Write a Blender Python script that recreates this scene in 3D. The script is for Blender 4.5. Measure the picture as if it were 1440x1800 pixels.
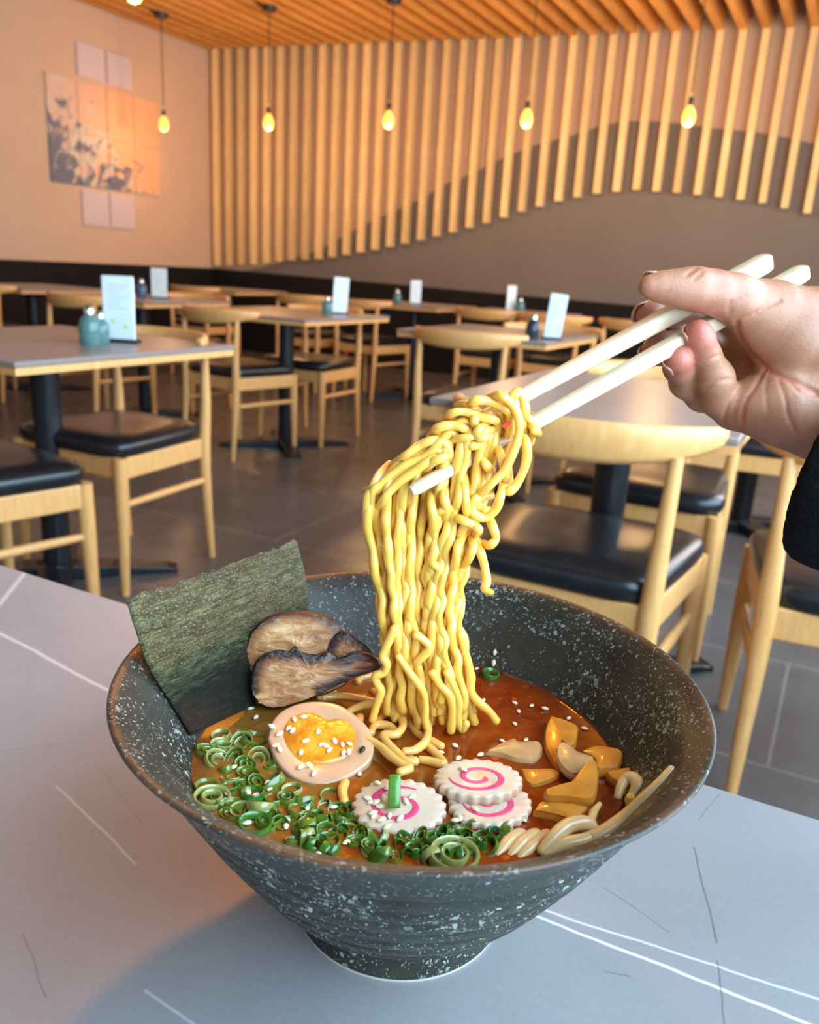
import bpy, bmesh, math, random
import numpy as np
from mathutils import Vector, Matrix
random.seed(7)
sc = bpy.context.scene
COL = sc.collection
for o in list(bpy.data.objects):
    bpy.data.objects.remove(o)

# ------------------------------------------------------------------ camera
FPX = 1449.0
CAM_H = 1.008
YAW, PITCH, ROLL = math.radians(27.17), math.radians(16.32), math.radians(3.25)
_f = np.array([-math.sin(YAW)*math.cos(PITCH), math.cos(YAW)*math.cos(PITCH), -math.sin(PITCH)])
_r = np.array([math.cos(YAW), math.sin(YAW), 0.0])
_u = np.cross(_r, _f)
_c, _s = math.cos(ROLL), math.sin(ROLL)
RIGHT, UP, FWD = _c*_r + _s*_u, -_s*_r + _c*_u, _f
EYE = np.array([0.0, 0.0, CAM_H])
cd = bpy.data.cameras.new('camera')
cam = bpy.data.objects.new('camera', cd); COL.objects.link(cam)
cd.sensor_fit = 'VERTICAL'; cd.sensor_height = 36.0; cd.sensor_width = 28.8
cd.lens = FPX/1800*36.0
cd.clip_start = 0.02; cd.clip_end = 60
cd.dof.use_dof = True
cd.dof.focus_distance = 0.325
cd.dof.aperture_fstop = cd.lens/1.9
m = Matrix.Identity(4)
for i in range(3):
    m[i][0] = RIGHT[i]; m[i][1] = UP[i]; m[i][2] = -FWD[i]; m[i][3] = EYE[i]
cam.matrix_world = m
sc.camera = cam

# ------------------------------------------------------------------ exposure, world, window daylight
sc.view_settings.view_transform = 'Standard'
sc.view_settings.look = 'None'
sc.view_settings.gamma = 1.0
sc.view_settings.use_curve_mapping = False
sc.view_settings.exposure = 0.55
w = bpy.data.worlds.new('world'); sc.world = w; w.use_nodes = True
w.node_tree.nodes['Background'].inputs[0].default_value = (0.55, 0.68, 0.9, 1)
w.node_tree.nodes['Background'].inputs[1].default_value = 0.35

def area(name, loc, target, sx, sy, power, color):
    d = bpy.data.lights.new(name, 'AREA'); d.shape = 'RECTANGLE'; d.size = sx; d.size_y = sy
    d.energy = power; d.color = color
    o = bpy.data.objects.new(name, d); COL.objects.link(o)
    o.location = loc
    o.rotation_euler = (Vector(target)-Vector(loc)).to_track_quat('-Z', 'Y').to_euler()
    return o
# daylight entering through the shop windows behind and to the right of the camera, then an added fill
area('daylight_front_windows', (-1.6, -1.62, 1.65), (-1.6, 5, 1.65), 3.8, 1.9, 6, (1.0, 0.97, 0.94))
area('daylight_right_windows', (.82, 1.2, 1.62), (-5, 1.2, 1.62), 4.0, 1.9, 168, (0.52, 0.77, 1.0))
area('fill_far_right', (.82, 5.0, 1.75), (-5, 5.2, 1.6), 2.8, 1.7, 72, (1.0, 0.96, 0.90))  # added white fill brightening the back wall and slats

def lamp(name, loc, power, color, radius=0.03):
    d = bpy.data.lights.new(name, 'POINT'); d.energy = power; d.color = color; d.shadow_soft_size = radius
    o = bpy.data.objects.new(name, d); COL.objects.link(o); o.location = loc
    return o

# ------------------------------------------------------------------ pixel rays of the calibrated camera -> points of the room
def ray(x, y): return RIGHT*((x-720)/FPX) - UP*((y-900)/FPX) + FWD
def on_z(x, y, z):
    d = ray(x, y); return EYE + d*((z-CAM_H)/d[2])
def on_y(x, y, Y):
    d = ray(x, y); return EYE + d*(Y/d[1])
def on_x(x, y, X):
    d = ray(x, y); return EYE + d*(X/d[0])
def at_d(x, y, d): return EYE + ray(x, y)*d
def on_plane(x, y, p, n):
    d = ray(x, y); return EYE + d*(np.dot(np.array(p)-EYE, n)/np.dot(d, n))
def to_px(P):
    v = np.asarray(P)-EYE
    z = v@FWD
    return 720+FPX*(v@RIGHT)/z, 900-FPX*(v@UP)/z
def unit(v):
    v = np.asarray(v, float); return v/np.linalg.norm(v)

# ------------------------------------------------------------------ mesh helpers
class MB:
    def __init__(s): s.v = []; s.f = []; s.mi = []
    def add(s, v, f, mi=0):
        b = len(s.v); s.v += [tuple(map(float, p)) for p in v]
        s.f += [tuple(i+b for i in q) for q in f]; s.mi += [mi]*len(f); return s
    def box(s, x0, x1, y0, y1, z0, z1, mi=0):
        v = [(x, y, z) for z in (z0, z1) for y in (y0, y1) for x in (x0, x1)]
        return s.add(v, [(0,2,3,1),(4,5,7,6),(0,1,5,4),(2,6,7,3),(0,4,6,2),(1,3,7,5)], mi)
    def tube(s, pts, rad, n=10, mi=0, flat=None, round_end=True):
        P = [np.array(p, float) for p in pts]; N = len(P)
        R = [rad]*N if np.isscalar(rad) else list(rad)
        T = [unit(P[min(i+1, N-1)]-P[max(i-1, 0)]+1e-12) for i in range(N)]
        a = np.array([0, 0, 1.0]) if abs(T[0][2]) < .9 else np.array([1.0, 0, 0])
        nrm = unit(np.cross(T[0], a)); rings = []
        if round_end:
            P = [P[0]-T[0]*R[0]*.45]+P+[P[-1]+T[-1]*R[-1]*.45]
            R = [R[0]*.55]+R+[R[-1]*.55]; T = [T[0]]+T+[T[-1]]; N += 2
        v = []; f = []
        for i in range(N):
            nrm = unit(nrm-T[i]*np.dot(nrm, T[i])); b = np.cross(T[i], nrm)
            for k in range(n):
                q = 2*math.pi*k/n
                v.append(P[i]+R[i]*(math.cos(q)*nrm+math.sin(q)*b*(flat or 1)))
        for i in range(N-1):
            for k in range(n):
                f.append((i*n+k, i*n+(k+1) % n, (i+1)*n+(k+1) % n, (i+1)*n+k))
        v.append(P[0]); v.append(P[-1]); c0, c1 = len(v)-2, len(v)-1
        for k in range(n):
            f.append((c0, (k+1) % n, k)); f.append((c1, (N-1)*n+k, (N-1)*n+(k+1) % n))
        return s.add(v, f, mi)
    def lathe(s, prof, n=32, c=(0, 0, 0), mi=0, close=True, scale=(1, 1)):
        v = []; f = []; N = len(prof)
        for r, z in prof:
            for k in range(n):
                q = 2*math.pi*k/n
                v.append((c[0]+r*math.cos(q)*scale[0], c[1]+r*math.sin(q)*scale[1], c[2]+z))
        for i in range(N-1):
            for k in range(n):
                f.append((i*n+k, i*n+(k+1) % n, (i+1)*n+(k+1) % n, (i+1)*n+k))
        if close:
            f.append(tuple(reversed(range(n)))); f.append(tuple((N-1)*n+k for k in range(n)))
        return s.add(v, f, mi)
    def obj(s, name, mats, parent=None, smooth=True, bevel=0, angle=40, seg=2):
        me = bpy.data.meshes.new(name); me.from_pydata(s.v, [], s.f); me.update()
        for mm in (mats if isinstance(mats, (list, tuple)) else [mats]): me.materials.append(mm)
        if len(set(s.mi)) > 1: me.polygons.foreach_set('material_index', s.mi)
        o = bpy.data.objects.new(name, me); COL.objects.link(o)
        if parent: o.parent = parent
        if bevel:
            b = o.modifiers.new('bevel', 'BEVEL'); b.width = bevel; b.segments = seg; b.limit_method = 'ANGLE'; b.angle_limit = math.radians(50)
        if smooth:
            me.shade_smooth()
            try: me.set_sharp_from_angle(angle=math.radians(angle))
            except Exception: pass
        return o

def tag(o, label=None, cat=None, group=None, kind=None):
    if label: o['label'] = label
    if cat: o['category'] = cat
    if group: o['group'] = group
    if kind: o['kind'] = kind
    return o
def empty(name, loc, rz=0, **k):
    o = bpy.data.objects.new(name, None); COL.objects.link(o); o.location = loc; o.rotation_euler = (0, 0, rz)
    o.empty_display_size = .05
    return tag(o, **k)
def copy_tree(o, parent=None):
    c = o.copy(); COL.objects.link(c)
    if parent: c.parent = parent
    for ch in list(o.children): copy_tree(ch, c)
    return c
def smooth_path(pts, per=6):
    P = [np.array(p, float) for p in pts]
    P = [2*P[0]-P[1]]+P+[2*P[-1]-P[-2]]; out = []
    for i in range(1, len(P)-2):
        for k in range(per):
            t = k/per; a, b, c, d = P[i-1], P[i], P[i+1], P[i+2]
            out.append(.5*((2*b)+(-a+c)*t+(2*a-5*b+4*c-d)*t*t+(-a+3*b-3*c+d)*t**3))
    out.append(P[-2]); return out

# ------------------------------------------------------------------ materials
def nodes(name):
    m = bpy.data.materials.new(name); m.use_nodes = True
    nt = m.node_tree; return m, nt, nt.nodes['Principled BSDF']
def N(nt, t, **k):
    n = nt.nodes.new(t)
    for a, b in k.items(): setattr(n, a, b)
    return n
def coord(nt, scale=(1, 1, 1), kind='Object', loc=(0, 0, 0), rot=(0, 0, 0)):
    tc = N(nt, 'ShaderNodeTexCoord'); mp = N(nt, 'ShaderNodeMapping')
    mp.inputs['Scale'].default_value = scale; mp.inputs['Location'].default_value = loc; mp.inputs['Rotation'].default_value = rot
    nt.links.new(tc.outputs[kind], mp.inputs[0]); return mp.outputs[0]
def noise(nt, vec, scale, detail=4, rough=.55, dist=0):
    n = N(nt, 'ShaderNodeTexNoise'); n.inputs['Scale'].default_value = scale; n.inputs['Detail'].default_value = detail
    n.inputs['Roughness'].default_value = rough; n.inputs['Distortion'].default_value = dist
    nt.links.new(vec, n.inputs['Vector']); return n.outputs['Fac']
def ramp(nt, fac, stops, interp='LINEAR'):
    r = N(nt, 'ShaderNodeValToRGB'); r.color_ramp.interpolation = interp
    e = r.color_ramp.elements
    while len(e) < len(stops): e.new(.5)
    for el, (p, c) in zip(e, stops):
        el.position = p; el.color = (c, c, c, 1) if np.isscalar(c) else (*c, 1)
    nt.links.new(fac, r.inputs[0]); return r.outputs[0]
def mix(nt, fac, a, b, mode='MIX'):
    n = N(nt, 'ShaderNodeMix', data_type='RGBA', blend_type=mode)
    for s, v in ((0, fac), (6, a), (7, b)):
        if hasattr(v, 'node'): nt.links.new(v, n.inputs[s])
        elif s == 0: n.inputs[0].default_value = v
        else: n.inputs[s].default_value = (*v, 1)
    return n.outputs[2]
def math_(nt, op, a, b=None, clamp=False):
    n = N(nt, 'ShaderNodeMath', operation=op); n.use_clamp = clamp
    for i, v in enumerate((a, b)):
        if v is None: continue
        if hasattr(v, 'node'): nt.links.new(v, n.inputs[i])
        else: n.inputs[i].default_value = v
    return n.outputs[0]
def bump(nt, bs, h, strength=.3, dist=.001):
    b = N(nt, 'ShaderNodeBump'); b.inputs['Strength'].default_value = strength; b.inputs['Distance'].default_value = dist
    nt.links.new(h, b.inputs['Height']); nt.links.new(b.outputs[0], bs.inputs['Normal'])
def simple(name, col, rough=.5, metal=0, var=0, vscale=20, spec=.5, sss=0, sssr=(.004, .002, .001), bmp=0, bscale=200, bdist=.0005, coat=0):
    m, nt, bs = nodes(name)
    bs.inputs['Roughness'].default_value = rough; bs.inputs['Metallic'].default_value = metal
    bs.inputs['Specular IOR Level'].default_value = spec
    bs.inputs['Base Color'].default_value = (*col, 1)
    bs.inputs['Coat Weight'].default_value = coat; bs.inputs['Coat Roughness'].default_value = .08
    if sss:
        bs.inputs['Subsurface Weight'].default_value = sss; bs.inputs['Subsurface Radius'].default_value = sssr; bs.inputs['Subsurface Scale'].default_value = 1
    v = coord(nt)
    if var:
        f = noise(nt, v, vscale)
        c = ramp(nt, f, [(.25, tuple(x*(1-var) for x in col)), (.75, tuple(min(1, x*(1+var)) for x in col))])
        nt.links.new(c, bs.inputs['Base Color'])
    if bmp: bump(nt, bs, noise(nt, v, bscale), bmp, bdist)
    return m

def wood(name, a, b, scale, rough=.38, grain=(1, 1, 12), rnd=.0):
    m, nt, bs = nodes(name)
    v = coord(nt, grain)
    f = noise(nt, v, scale, 5, .6, .4)
    c = ramp(nt, f, [(.3, a), (.7, b)])
    if rnd:
        oi = N(nt, 'ShaderNodeObjectInfo')
        k = math_(nt, 'MULTIPLY_ADD', oi.outputs['Random'], rnd)
        k.node.inputs[2].default_value = 1-rnd/2
        h = N(nt, 'ShaderNodeHueSaturation'); nt.links.new(k, h.inputs['Value']); nt.links.new(c, h.inputs['Color']); c = h.outputs[0]
    nt.links.new(c, bs.inputs['Base Color']); bs.inputs['Roughness'].default_value = rough
    return m
M = {}
M['oak'] = wood('honey_oak', (.74, .345, .10), (.88, .465, .17), 14, .36, (8, 8, 1.2))
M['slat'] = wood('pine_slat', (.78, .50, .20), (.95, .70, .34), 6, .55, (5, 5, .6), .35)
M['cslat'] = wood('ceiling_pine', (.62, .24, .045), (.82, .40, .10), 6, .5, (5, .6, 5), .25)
M['leather'] = simple('black_leather', (.012, .012, .014), .28, var=.3, vscale=30, bmp=.15, bscale=350, bdist=.0006)
M['iron'] = simple('black_iron', (.012, .013, .016), .32, spec=.5)
M['dark'] = simple('dark_panel', (.008, .007, .007), .7, spec=.25, var=.3, vscale=3)
M['dark_ceiling'] = simple('dark_ceiling_paint', (.045, .03, .022), .8)
M['tan_wall'] = simple('tan_wall_paint', (.68, .47, .33), .75, var=.05, vscale=2)
M['peach_wall'] = simple('peach_wall_paint', (.52, .36, .26), .7, var=.05, vscale=2)
M['taupe'] = simple('taupe_wall_paint', (.185, .15, .13), .6, var=.06, vscale=2)
M['white_wall'] = simple('plain_wall_paint', (.62, .55, .48), .8)
M['frame'] = simple('window_frame_paint', (.03, .03, .03), .4)
M['card'] = simple('menu_card_paper', (.80, .88, .90), .3, var=.06, vscale=25)
M['steel'] = simple('brushed_steel', (.62, .62, .62), .25, 1)

def floor_mat():
    m, nt, bs = nodes('grey_brown_tile')
    v = coord(nt)
    f = noise(nt, v, 1.6, 6, .6, .6)
    c = ramp(nt, f, [(.3, (.085, .076, .074)), (.7, (.135, .122, .118))])
    br = N(nt, 'ShaderNodeTexBrick'); br.offset = .5
    br.inputs['Scale'].default_value = 1; br.inputs['Brick Width'].default_value = 1.2; br.inputs['Row Height'].default_value = .6
    br.inputs['Mortar Size'].default_value = .004; br.inputs['Mortar Smooth'].default_value = .2
    nt.links.new(v, br.inputs['Vector'])
    c = mix(nt, br.outputs['Fac'], c, (.23, .20, .19))
    nt.links.new(c, bs.inputs['Base Color'])
    r = ramp(nt, noise(nt, v, 7, 4), [(.3, .24), (.7, .36)])
    nt.links.new(r, bs.inputs['Roughness'])
    return m
M['floor'] = floor_mat()

def stone(name, veins=True, dark=(.205, .195, .195), light=(.275, .265, .265), rough=.34):
    m, nt, bs = nodes(name)
    v = coord(nt)
    f = noise(nt, v, 4, 7, .62, .5)
    c = ramp(nt, f, [(.3, dark), (.7, light)])
    fine = noise(nt, v, 420, 3, .7)
    c = mix(nt, math_(nt, 'MULTIPLY', ramp(nt, fine, [(.38, 0.0), (.62, 1.0)]), .16), c, tuple(x*1.3 for x in light))
    if veins:
        nz = N(nt, 'ShaderNodeTexNoise'); nz.inputs['Scale'].default_value = 22; nz.inputs['Detail'].default_value = 5; nt.links.new(v, nz.inputs['Vector'])
        sep = N(nt, 'ShaderNodeSeparateXYZ'); nt.links.new(v, sep.inputs[0])
        sepn = N(nt, 'ShaderNodeSeparateColor'); nt.links.new(nz.outputs['Color'], sepn.inputs[0])
        X = math_(nt, 'ADD', sep.outputs[0], math_(nt, 'MULTIPLY', math_(nt, 'SUBTRACT', sepn.outputs[0], .5), .006))
        Y = math_(nt, 'ADD', sep.outputs[1], math_(nt, 'MULTIPLY', math_(nt, 'SUBTRACT', sepn.outputs[1], .5), .006))
        def line(p, q, wd, col, amt):
            nonlocal c
            p = np.array(p[:2]); q = np.array(q[:2]); d = unit(q-p); n = np.array([-d[1], d[0]])
            dist = math_(nt, 'ABSOLUTE', math_(nt, 'SUBTRACT', math_(nt, 'ADD', math_(nt, 'MULTIPLY', X, n[0]), math_(nt, 'MULTIPLY', Y, n[1])), float(p@n)))
            al = math_(nt, 'ADD', math_(nt, 'MULTIPLY', X, d[0]), math_(nt, 'MULTIPLY', Y, d[1]))
            L = float((q-p)@d); mid = float(p@d)+L/2
            inside = math_(nt, 'LESS_THAN', math_(nt, 'ABSOLUTE', math_(nt, 'SUBTRACT', al, mid)), L/2)
            k = math_(nt, 'SUBTRACT', 1.0, math_(nt, 'DIVIDE', dist, wd), True)
            k = math_(nt, 'MULTIPLY', math_(nt, 'MULTIPLY', k, inside), amt)
            c = mix(nt, k, c, col)
        T = lambda x, y: on_z(x, y, .75)
        wh = (.74, .70, .69); bk = (.06, .055, .055)
        line(T(-60, 1080), T(260, 1252), .0022, wh, .5)
        line(T(46, 1004), T(-40, 1110), .003, wh, .45)
        line(T(940, 1608), T(1460, 1815), .0011, (.85, .85, .85), .9)
        line(T(960, 1600), T(1460, 1765), .0010, (.85, .85, .85), .55)
        line(T(100, 1380), T(240, 1520), .001, wh, .3)
        line(T(255, 1740), T(400, 1840), .001, wh, .4)
        line(T(1225, 1490), T(1262, 1660), .0006, bk, .75)
        line(T(1262, 1690), T(1275, 1830), .0006, bk, .6)
        line(T(1060, 1560), T(1180, 1640), .0005, bk, .5)
        line(T(1228, 1440), T(1262, 1395), .0005, bk, .5)
        line(T(1060, 1705), T(1110, 1716), .0005, bk, .45)
        line(T(150, 1300), T(0, 1320), .0005, bk, .35)
        line(T(180, 1350), T(250, 1450), .0005, bk, .3)
        line(T(40, 1640), T(80, 1750), .0006, bk, .35)
    nt.links.new(c, bs.inputs['Base Color'])
    bs.inputs['Roughness'].default_value = rough; bs.inputs['Specular IOR Level'].default_value = .32
    bump(nt, bs, fine, .12, .0003)
    return m
M['stone'] = stone('grey_veined_porcelain')
M['stone2'] = stone('brown_grey_porcelain', False, (.24, .185, .16), (.30, .24, .215), .30)

# ================================================================== THE ROOM
XL, XR, YB, YF, ZC = -6.74, .90, 7.80, -1.70, 3.42
def struct(o): o['kind'] = 'structure'; return o
struct(MB().box(XL-.1, XR+.1, YF-.1, YB+.1, -.1, 0).obj('floor', M['floor'], smooth=False))
struct(MB().box(XL-.1, XR+.1, YF-.1, YB+.1, ZC, ZC+.1).obj('ceiling', M['dark_ceiling'], smooth=False))
struct(MB().box(XL-.1, XL, YF, YB, 0, ZC).obj('wall_left', M['tan_wall'], smooth=False))
# back wall: peach above, taupe below a painted wave line
wave_px = [(560, 440), (640, 395), (740, 350), (780, 325), (830, 305), (890, 275), (940, 255), (1000, 240), (1060, 220), (1100, 213), (1150, 213), (1200, 218), (1250, 225), (1330, 232), (1390, 243), (1440, 255)]
W = [on_y(x, y, YB) for x, y in wave_px]
wx = [XL-.1, -6.3, -5.979]+[p[0] for p in W]+[.3, XR+.1]
wz = [.86, .90, .964]+[p[2] for p in W]+[1.75, 1.4]
fx = np.linspace(XL-.1, XR+.1, 120); fz = np.interp(fx, wx, wz)
b = MB(); n = len(fx)
vv = [(x, YB, 0) for x in fx]+[(x, YB, z) for x, z in zip(fx, fz)]+[(x, YB, ZC) for x in fx]
for i in range(n-1):
    b.mi += [1, 0]; b.f += [(i, i+1, n+i+1, n+i), (n+i, n+i+1, 2*n+i+1, 2*n+i)]
b.v = [tuple(map(float, p)) for p in vv]
b.box(XL-.1, XR+.1, YB+.002, YB+.1, 0, ZC)
struct(b.obj('wall_back', [M['peach_wall'], M['taupe']], smooth=False))
# right and front walls with window openings and frames
b = MB(); b.box(XR, XR+.1, YF, YB, 0, .55).box(XR, XR+.1, YF, YB, 2.75, ZC).box(XR, XR+.1, YF, -.9, .55, 2.75).box(XR, XR+.1, 4.1, YB, .55, 2.75)
struct(b.obj('wall_right', M['white_wall'], smooth=False))
b = MB(); b.box(XL, XR, YF-.1, YF, 0, .55).box(XL, XR, YF-.1, YF, 2.75, ZC).box(XL, -3.5, YF-.1, YF, .55, 2.75).box(.3, XR, YF-.1, YF, .55, 2.75)
struct(b.obj('wall_front', M['white_wall'], smooth=False))
b = MB()
for y in (-.9, .5, 1.9, 3.24): b.box(XR, XR+.06, y, y+.06, .55, 2.75)
b.box(XR, XR+.06, -.84, 3.24, .55, .6).box(XR, XR+.06, -.84, 3.24, 2.7, 2.75)
struct(b.obj('window_1', M['frame'], smooth=False))
b = MB()
for y in (3.6, 5.0, 6.34): b.box(XR, XR+.06, y, y+.06, .55, 2.75)
b.box(XR, XR+.06, 3.66, 6.34, .55, .6).box(XR, XR+.06, 3.66, 6.34, 2.7, 2.75)
struct(b.obj('added_window', M['frame'], smooth=False))  # unseen frame added to go with the far right fill
b = MB()
for x in (-3.5, -2.2, -1, .24): b.box(x, x+.06, YF-.06, YF, .55, 2.75)
b.box(-3.44, .24, YF-.06, YF, .55, .6).box(-3.44, .24, YF-.06, YF, 2.7, 2.75)
struct(b.obj('window_2', M['frame'], smooth=False))
# black panel band around the foot of the walls
DADO = .905
struct(MB().box(XL+.002, XL+.03, YF+.01, YB-.04, 0, DADO).obj('trim_1', M['dark'], smooth=False))
b = MB(); b.add([(XL+.002, YB-.035, 0), (XR-.005, YB-.035, 0), (XR-.005, YB-.035, .76), (XL+.002, YB-.035, DADO),
                 (XL+.002, YB-.002, 0), (XR-.005, YB-.002, 0), (XR-.005, YB-.002, .76), (XL+.002, YB-.002, DADO)],
                [(0, 1, 2, 3), (5, 4, 7, 6), (3, 2, 6, 7), (0, 3, 7, 4), (1, 5, 6, 2), (0, 4, 5, 1)])
struct(b.obj('trim_2', M['dark'], smooth=False))

# slats on the back wall, their feet stepping along a wave; the same slats run on over the ceiling
foot_px = [(440, 465), (500, 458), (560, 455), (650, 440), (735, 422), (793, 408), (850, 392), (913, 372), (975, 354), (1042, 340), (1112, 333), (1182, 338), (1258, 345), (1330, 355), (1408, 372)]
FT = [on_y(x, y, 7.68) for x, y in foot_px]
sx = [-6.7, -6.5]+[p[0] for p in FT]+[.2, 1.0]
sz = [.93, .94]+[p[2] for p in FT]+[1.45, 1.3]
SLAT_X = [-6.652+.1752*k for k in range(43)]
CZ = 3.10
scr = empty('wall_slat_screen', (XL, YB, CZ), label='honey pine upright slats on the back wall with feet stepping along a wave', cat='wall slats')
csc = empty('ceiling_slat_screen', (XL, YB, CZ), label='long honey pine slats running overhead across the ceiling', cat='ceiling slats')
off = Vector((-XL, -YB, -CZ))
for x in SLAT_X:
    z0 = float(np.interp(x, sx, sz))
    zt = float(np.interp(x, (-6.65, -.7), (3.17, 2.97)))
    o = MB().box(-.028, .028, 7.705-YB, 7.795-YB, z0-CZ, zt+.1-CZ).obj('slat', M['slat'], scr, smooth=False, bevel=.006)
    o.location = (x-XL, 0, 0)
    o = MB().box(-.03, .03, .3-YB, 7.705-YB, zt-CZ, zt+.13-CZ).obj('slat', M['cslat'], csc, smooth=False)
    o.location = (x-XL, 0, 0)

# unglazed square canvases on the left wall making one picture (a plain abstract of peach, slate blue and cream)
def canvas_mat(plain):
    m, nt, bs = nodes('canvas_print'); bs.inputs['Roughness'].default_value = .6
    if plain:
        bs.inputs['Base Color'].default_value = (.68, .56, .58, 1); return m
    v = coord(nt)
    sep = N(nt, 'ShaderNodeSeparateXYZ'); nt.links.new(v, sep.inputs[0])
    y0 = math_(nt, 'DIVIDE', math_(nt, 'SUBTRACT', sep.outputs[1], 5.57), 1.37)
    z0 = math_(nt, 'DIVIDE', math_(nt, 'SUBTRACT', sep.outputs[2], 1.6), .92)
    n1 = noise(nt, v, 4.2, 6, .62, .8)
    n2 = noise(nt, coord(nt, (1, 1, 1), loc=(3, 5, 2)), 7, 6, .65, 1.0)
    # blotches gather low and on the left of the picture
    bias = math_(nt, 'ADD', math_(nt, 'MULTIPLY', y0, .22), math_(nt, 'MULTIPLY', z0, .27))
    k1 = ramp(nt, math_(nt, 'SUBTRACT', n1, bias), [(.30, 0.0), (.36, 1.0)])
    k2 = ramp(nt, math_(nt, 'SUBTRACT', n2, bias), [(.31, 0.0), (.40, 1.0)])
    base = ramp(nt, y0, [(.1, (.74, .52, .43)), (.6, (.86, .46, .26))])
    c = mix(nt, k1, base, (.70, .60, .50))
    c = mix(nt, k2, c, (.16, .17, .24))
    nt.links.new(c, bs.inputs['Base Color']); return m
M['canvas'] = canvas_mat(False); M['canvas_plain'] = canvas_mat(True)
cols = [(5.575, 5.905), (5.915, 6.25), (6.262, 6.592), (6.602, 6.93)]
words = ['first from the left', 'second from the left', 'third from the left', 'rightmost']
spots = []
for i, (y0, y1) in enumerate(cols):
    spots.append((y0, y1, 2.075, 2.515, 'canvas', 'peach print panel in the upper main row, ' + words[i] + ' of four'))
    spots.append((y0, y1, 1.612, 2.063, 'canvas', 'blue and peach print panel in the lower main row, ' + words[i] + ' of four'))
spots += [(5.935, 6.25, 2.56, 2.842, 'canvas_plain', 'plain lavender panel above the picture, the left of two'),
          (6.285, 6.592, 2.56, 2.842, 'canvas_plain', 'plain lavender panel above the picture, the right of two'),
          (5.91, 6.225, 1.258, 1.575, 'canvas_plain', 'plain lavender panel below the picture, the left of two'),
          (6.25, 6.561, 1.258, 1.575, 'canvas_plain', 'plain lavender panel below the picture, the right of two')]
for y0, y1, z0, z1, mt, lab in spots:
    o = MB().box(XL+.001, XL+.02, y0, y1, z0, z1).obj('wall_art_panel', M[mt], smooth=False)
    tag(o, lab, 'picture', 'picture panels on the left wall')

# ------------------------------------------------------------------ pendant lamps
def bulb_mat():
    m, nt, bs = nodes('amber_glowing_bulb')
    bs.inputs['Base Color'].default_value = (1, .6, .2, 1)
    bs.inputs['Emission Color'].default_value = (1.0, .25, .018, 1)
    bs.inputs['Emission Strength'].default_value = 3.2
    return m
M['bulb'] = bulb_mat()
def fil_mat():
    m, nt, bs = nodes('hot_filament'); bs.inputs['Emission Color'].default_value = (1, .8, .35, 1); bs.inputs['Emission Strength'].default_value = 60; return m
M['cord'] = simple('dark_cord', (.05, .035, .03), .6)
def pendant(p, ztop, label, power=14):
    root = empty('pendant_lamp', (p[0], p[1], ztop), label=label, cat='lamp', group='pendant lamps in a row before the slatted wall')
    L = ztop-p[2]
    MB().lathe([(.012, -.04), (.06, -.034), (.065, -.01), (.065, 0)], 20).obj('canopy', M['iron'], root)
    MB().tube([(0, 0, -.03), (0, 0, -L+.16)], .0045, 8).obj('cord', M['cord'], root)
    MB().lathe([(.008, -L+.13), (.017, -L+.122), (.018, -L+.075), (.016, -L+.07)], 16).obj('socket', M['iron'], root)
    prof = [(.016, .072), (.022, .06), (.038, .034), (.046, .0), (.041, -.03), (.024, -.052), (.003, -.06)]
    MB().lathe([(r, z-L) for r, z in prof], 20).obj('bulb', M['bulb'], root)
    l = lamp('pendant_light', (0, 0, -L-.13), power, (1.0, .58, .26), .06); l.parent = root
    return root
for (x, y), lab in zip([(288, 219), (472, 216), (683, 212), (926, 210), (1211, 206)],
                       ['glowing amber pendant bulb hanging in front of the picture wall', 'glowing amber pendant bulb, second from the left wall',
                        'glowing amber pendant bulb, the middle one of five', 'glowing amber pendant bulb, second from the right',
                        'glowing amber pendant bulb, the rightmost over the painted wave']):
    p = on_y(x, y, 6.45)
    pendant(p, float(np.interp(p[0], (-6.65, -.7), (3.17, 2.97))), lab, 6 if x < 300 else 17)
p = on_z(235, -20, 2.17)
pendant(p, 3.12, 'glowing amber pendant bulb nearer the camera, only its tip in the frame', 14)
# warm lamp nearer the table whose bowl shadow falls to the lower left
pp = (-.129-.47*1.25, .262+.883*1.25, .85+1.05*1.25)
r_ = pendant(pp, 3.08, 'amber pendant lamp hanging high above the first tables', 0)
for ch in list(r_.children):
    if ch.type == 'LIGHT': bpy.data.objects.remove(ch)
sd_ = bpy.data.lights.new('warm_beam', 'SPOT'); sd_.energy = 60; sd_.color = (1.0, .31, .025); sd_.shadow_soft_size = .05
sd_.spot_size = math.radians(32); sd_.spot_blend = 1.0
so_ = bpy.data.objects.new('warm_beam', sd_); COL.objects.link(so_)
so_.location = (pp[0], pp[1], pp[2]-.12)
so_.rotation_euler = (Vector((-.42, .13, .75))-Vector(so_.location)).to_track_quat('-Z', 'Y').to_euler()

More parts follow.
